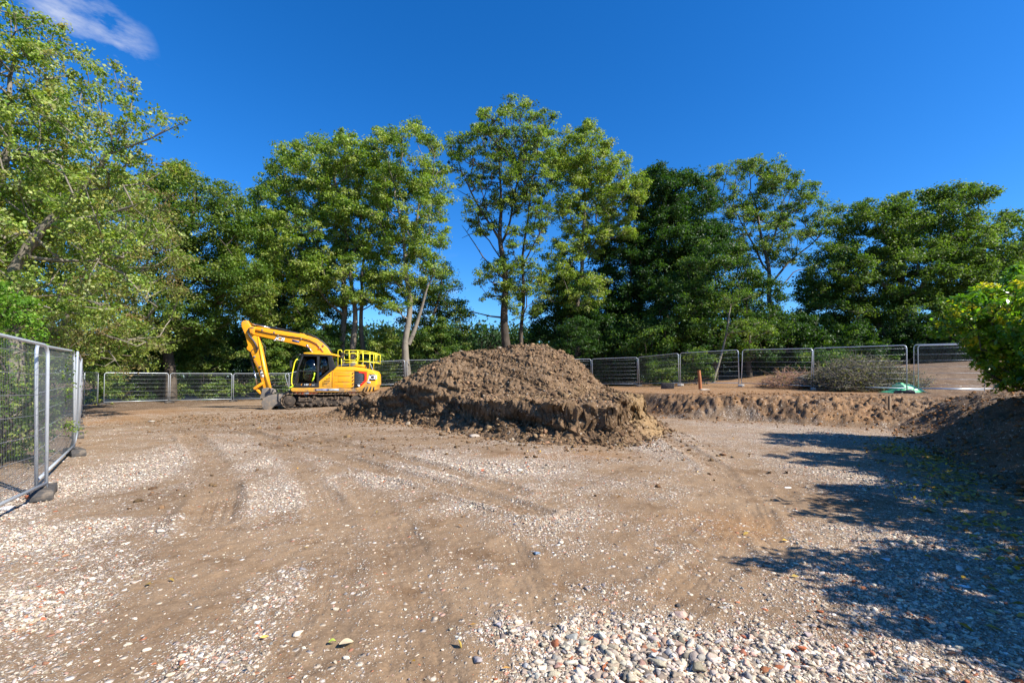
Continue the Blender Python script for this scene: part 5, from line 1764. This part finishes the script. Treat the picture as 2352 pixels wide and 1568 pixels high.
    m.tube([(x1, yn, Z(0, 646)[1]), (x1, yn, Z(0, 792)[1])], .021, 8); m.tube([(x1 + .05, -.9, Z(0, 650)[1]), (x1 + .05, -.9, Z(0, 790)[1])], .018, 8)
    m.tube([(x1 + .1, .6, Z(0, 650)[1]), (x1 + .1, .6, Z(0, 790)[1])], .018, 8)
    yb = 1.1
    rail(((1600, 845), (1600, 640), (1620, 620), (1800, 612), (1965, 632), (2060, 648)), yb, .018); rail(((1600, 745), (1800, 745), (2045, 770)), yb, .015); rail(((1800, 612), (1800, 850)), yb, .018); rail(((1960, 634), (1960, 870)), yb, .018)
    m.build("guardrail", M_rail, EX, smooth=True)
    m = MB()
    for (a, b) in ((1575, 655), (1600, 655), (1575, 712), (1600, 712)): m.tube([(Z(a, b)[0], yn - .03, Z(a, b)[1]), (Z(a + 14, b)[0], yn - .03, Z(a + 14, b)[1])], .05, 8)
    m.build("rail_hinge", M_black, EX)
    # --- boom
    yb0, yb1 = -.17, .17
    m = MB()
    prism(zp((1390, 665), (1330, 560), (1270, 500), (1180, 430), (1090, 395), (960, 365), (640, 315), (420, 275), (330, 268), (270, 290), (262, 330), (300, 375), (400, 408), (700, 475), (950, 530), (1050, 560), (1120, 620), (1170, 700), (1260, 900), (1340, 1000), (1440, 950), (1450, 800)), yb0, yb1, m=m)
    boom = m.build("boom", M_yellow2, EX, bevel=.02)
    m = MB(); prism(zp((935, 372), (945, 350), (1000, 360), (1035, 385), (1010, 400)), -.13, .13, m=m); m.build("bracket", M_yellow2, boom, bevel=.01)
    m = MB(); prism(zp((270, 290), (310, 262), (350, 280), (335, 385), (280, 360)), -.24, .24, m=m); m.build("pivot_plate", M_yellow2, boom, bevel=.01)
    # hoses and pipes along the boom
    for k, (off, mt) in enumerate(((14, M_yellow2), (28, M_yellow2), (44, M_hose))):
        m = MB(); m.tube([(Z(a, b)[0], yb0 - .035, Z(a, b)[1]) for a, b in ((340, 290 + off), (420, 300 + off), (520, 330 + off * .8), (800, 375 + off * .8), (960, 395 + off * .8), (1090, 425 + off), (1180, 470 + off), (1260, 560 + off), (1320, 660 + off))], .020, 6)
        m.build("pipe", mt, boom, smooth=True)
    m = MB(); m.tube([(Z(a, b)[0], -.05, Z(a, b)[1]) for a, b in ((960, 350), (1060, 360), (1150, 400), (1260, 480), (1340, 570), (1390, 640))], .03, 6); m.tube([(Z(a, b)[0], .05, Z(a, b)[1]) for a, b in ((960, 345), (1060, 352), (1160, 395), (1270, 480), (1350, 570), (1395, 640))], .025, 6); m.build("hose", M_hose, boom, smooth=True)
    m = MB()
    for (a, b) in ((1225, 565), (1275, 530), (440, 315), (655, 390), (970, 435), (600, 350)): 
        xx, zz = Z(a, b); m.box(xx - .035, xx + .035, yb0 - .07, yb0, zz - .05, zz + .05)
    m.build("pipe_clamp", M_bucket, boom, bevel=.006)
    # stick cylinder on the boom
    m = MB(); m.tube([(Z(545, 283)[0], 0, Z(545, 283)[1]), (Z(960, 368)[0], 0, Z(960, 368)[1])], .075, 14); cy1 = m.build("cylinder", M_hose, EX, smooth=False, bevel=.005)
    m = MB(); m.tube([(Z(228, 212)[0], 0, Z(228, 212)[1]), (Z(548, 283)[0], 0, Z(548, 283)[1])], .038, 10); m.build("rod", M_chrome, cy1, smooth=True)
    m = MB(); m.tube([(Z(240, 205)[0], -.09, Z(240, 205)[1]), (Z(560, 262)[0], -.09, Z(560, 262)[1]), (Z(800, 318)[0], -.09, Z(800, 318)[1])], .016, 6); m.build("hose", M_hose, cy1, smooth=True)
    # boom cylinders
    for yy in (-.30, .30):
        m = MB(); m.tube([(Z(1060, 540)[0], yy, Z(1060, 540)[1]), (Z(1145, 650)[0], yy, Z(1145, 650)[1])], .036, 10); m.tube([(Z(1145, 650)[0], yy, Z(1145, 650)[1]), (Z(1230, 780)[0], yy, Z(1230, 780)[1]), (Z(1300, 1090)[0], yy, Z(1300, 1090)[1])], .07, 12)
        m.tube([(Z(1060, 540)[0], yy - .06, Z(1060, 540)[1]), (Z(1060, 540)[0], yy + .06, Z(1060, 540)[1])], .07, 12); m.build("boom_cylinder", M_chrome if yy < 0 else M_yellow2, EX, smooth=False)
    # --- stick
    m = MB()
    prism(zp((165, 195), (205, 178), (235, 182), (290, 275), (330, 330), (390, 410), (440, 640), (500, 940), (550, 1165), (500, 1180), (455, 1165), (440, 1085), (400, 960), (330, 780), (285, 640), (232, 600), (228, 575), (245, 540), (205, 385), (158, 270), (155, 220)), -.14, .14, m=m)
    stick = m.build("stick", M_yellow2, EX, bevel=.02)
    m = MB(); prism(zp((372, 420), (390, 412), (440, 640), (500, 940), (548, 1150), (500, 1160), (455, 940), (400, 640)), -.155, -.138, m=m); m.build("flange", M_yellow, stick)
    m = MB()
    m.tube([(Z(a, b)[0], -.22, Z(a, b)[1]) for a, b in ((330, 285), (265, 300), (245, 350), (270, 410), (330, 480), (360, 540), (370, 600))], .036, 8)
    m.tube([(Z(a, b)[0], -.19, Z(a, b)[1]) for a, b in ((320, 300), (280, 320), (262, 365), (300, 430), (350, 500), (385, 580), (370, 640))], .026, 8)
    m.tube([(Z(a, b)[0], .1, Z(a, b)[1]) for a, b in ((400, 440), (440, 500), (460, 570), (455, 640), (470, 700))], .03, 8)
    m.tube([(Z(a, b)[0], -.19, Z(a, b)[1]) for a, b in ((370, 600), (350, 650), (310, 660), (300, 610), (340, 580))], .014, 6)
    m.tube([(Z(a, b)[0], -.19, Z(a, b)[1]) for a, b in ((300, 720), (360, 780), (400, 860), (420, 940))], .016, 6)
    m.build("hose", M_hose, stick, smooth=True)
    m = MB(); xx, zz = Z(432, 960); prism(zp((410, 920), (440, 915), (465, 990), (440, 1010), (420, 980)), -.165, -.14, m=m); m.build("sticker", M_white, stick)
    m = MB()
    for (a, b) in ((335, 705), (415, 850), (430, 900), (445, 945)):
        xx, zz = Z(a, b); m.tube([(xx, -.2, zz), (xx, -.14, zz)], .06, 10)
    m.build("bolt", M_bucket, stick)
    # bucket cylinder
    m = MB(); m.tube([(Z(262, 610)[0], 0, Z(262, 610)[1]), (Z(318, 880)[0], 0, Z(318, 880)[1])], .07, 12); m.tube([(Z(235, 592)[0], -.1, Z(235, 592)[1]), (Z(235, 592)[0], .1, Z(235, 592)[1])], .06, 12); c2 = m.build("cylinder", M_hose, EX, bevel=.004)
    m = MB(); m.tube([(Z(318, 880)[0], 0, Z(318, 880)[1]), (Z(368, 1125)[0], 0, Z(368, 1125)[1])], .040, 10); m.build("rod", M_chrome, c2, smooth=True)
    # link
    m = MB()
    for yy in (-.2, .14): prism(zp((325, 1165), (335, 1145), (440, 1068), (462, 1080), (455, 1105), (350, 1180)), yy, yy + .06, m=m)
    prism(zp((330, 1160), (352, 1150), (435, 1225), (428, 1245), (405, 1240)), -.12, .12, m=m)
    m.build("tipping_link", M_yellow2, EX, bevel=.01)
    # hitch and bucket
    m = MB(); prism(zp((440, 1165), (500, 1150), (548, 1155), (600, 1180), (628, 1215), (600, 1235), (560, 1250), (470, 1320), (430, 1310), (415, 1285), (440, 1220)), -.17, .17, m=m); m.build("quick_hitch", M_bucket, EX, bevel=.012)
    m = MB(); m.tube([(Z(a, b)[0], -.185, Z(a, b)[1]) for a, b in ((500, 1250), (520, 1225), (548, 1215))], .02, 6); m.build("hitch_hose", M_navy, EX)
    bk = empty("bucket", (0, 0, 0)); bk.parent = EX
    side = zp((472, 1355), (500, 1300), (560, 1262), (640, 1238), (790, 1240), (785, 1270), (755, 1330), (735, 1400), (640, 1412), (600, 1458), (520, 1462), (485, 1430))
    for ya, yb_ in ((-.62, -.585), (.585, .62)):
        m = MB(); prism(side, ya, yb_, m=m); m.build("side_plate", M_bucket, bk, bevel=.008)
    shell = [Z(*p) for p in ((785, 1242), (640, 1240), (560, 1264), (500, 1302), (474, 1356), (487, 1428), (520, 1460), (600, 1458), (640, 1412))]
    m = MB()
    c_ = Z(620, 1345)
    for a, b in zip(shell[:-1], shell[1:]):
        ia = (a[0] + (c_[0] - a[0]) * .09, a[1] + (c_[1] - a[1]) * .09); ib = (b[0] + (c_[0] - b[0]) * .09, b[1] + (c_[1] - b[1]) * .09)
        prism([a, b, ib, ia], -.60, .60, m=m)
    m.build("shell", M_bucket, bk)
    for yy in np.linspace(-.52, .52, 5):
        m = MB(); prism(zp((640, 1400), (760, 1385), (800, 1402), (760, 1410), (645, 1416)), yy - .04, yy + .04, m=m); m.build("tooth", M_bucket, bk, bevel=.006)
    m = MB(); V, F, _ = scatter(C2, CF2, np.stack([rng.uniform(Z(560, 0)[0], Z(700, 0)[0], 40), rng.uniform(-.5, .5, 40), rng.uniform(.1, .3, 40)], 1), rng.uniform(.05, .13, 40), 1.0); m.add(V, F); m.build("soil", M_track, bk)
    # --- marks
    x, z = Z(672, 440)
    for dx, mt, of, yy in ((-.03, M_chev, .035, -.176), (0.012, M_white, .0, -.184), (0, M_white, .012, -.186)):
        text_part("JCB", .27, (x + dx, yy, z - dx * .5), (R90, .18, 0), mt, "lettering", boom, .25, of, 1.15, 1.0)
    m = MB(); prism(zp((845, 448), (942, 468), (940, 495), (843, 475)), yb0 - .008, yb0, m=m); m.build("sticker", M_navy, boom)
    xx, zz = Z(2008, 1003)
    m = MB(); prism(zp((1958, 955), (2050, 958), (2050, 1050), (1958, 1048)), -1.230, -1.2, m=m); pl = m.build("name_plate", M_chev, cw)
    text_part("JCB", .33, (xx, -1.236, zz), (R90, 0, 0), M_white, "lettering", cw, .12, 0, 1.0, .9)
    text_part("JCB", .33, (xx + .014, -1.238, zz + .004), (R90, 0, 0), M_white, "lettering", cw, .12, 0, 1.0, .9)
    m = MB(); prism(zp((1930, 1062), (1980, 1064), (1978, 1092), (1932, 1090)), -1.228, -1.2, m=m); m.build("sticker", M_white, cw)
    m = MB(); prism(zp((1934, 1076), (1978, 1077), (1976, 1090), (1934, 1088)), -1.231, -1.2, m=m); m.build("sticker", M_navy, cw)
    # model number under the door
    for s_, a, b, sz, mt in (("E", 1043, 1104, .125, M_orangest), ("140", 1103, 1106, .135, M_white), ("X", 1158, 1106, .145, M_orangest), ("LC", 1200, 1110, .095, M_white)):
        x, z = Z(a, b); text_part(s_, sz, (x, y0 - .004, z), (R90, 0, 0), mt, "lettering", cab, .2, .006, 1.15)
    # hire firm's sticker on the platform
    m = MB(); prism(zp((1228, 1163), (1395, 1164), (1395, 1197), (1228, 1196)), -1.228, -1.21, m=m); m.build("sticker", M_navy, EX)
    m = MB(); prism(zp((1397, 1164), (1545, 1165), (1545, 1198), (1397, 1197)), -1.228, -1.21, m=m); m.build("sticker", M_greyst, EX)
    x, z = Z(1311, 1180); text_part("Morris Leslie", .098, (x, -1.231, z), (R90, 0, 0), M_white, "lettering", EX, 0, .003, 1.0)
    x, z = Z(1471, 1181); text_part("PLANT HIRE", .085, (x, -1.231, z), (R90, 0, 0), M_white, "lettering", EX, 0, .001, .95)


excavator()
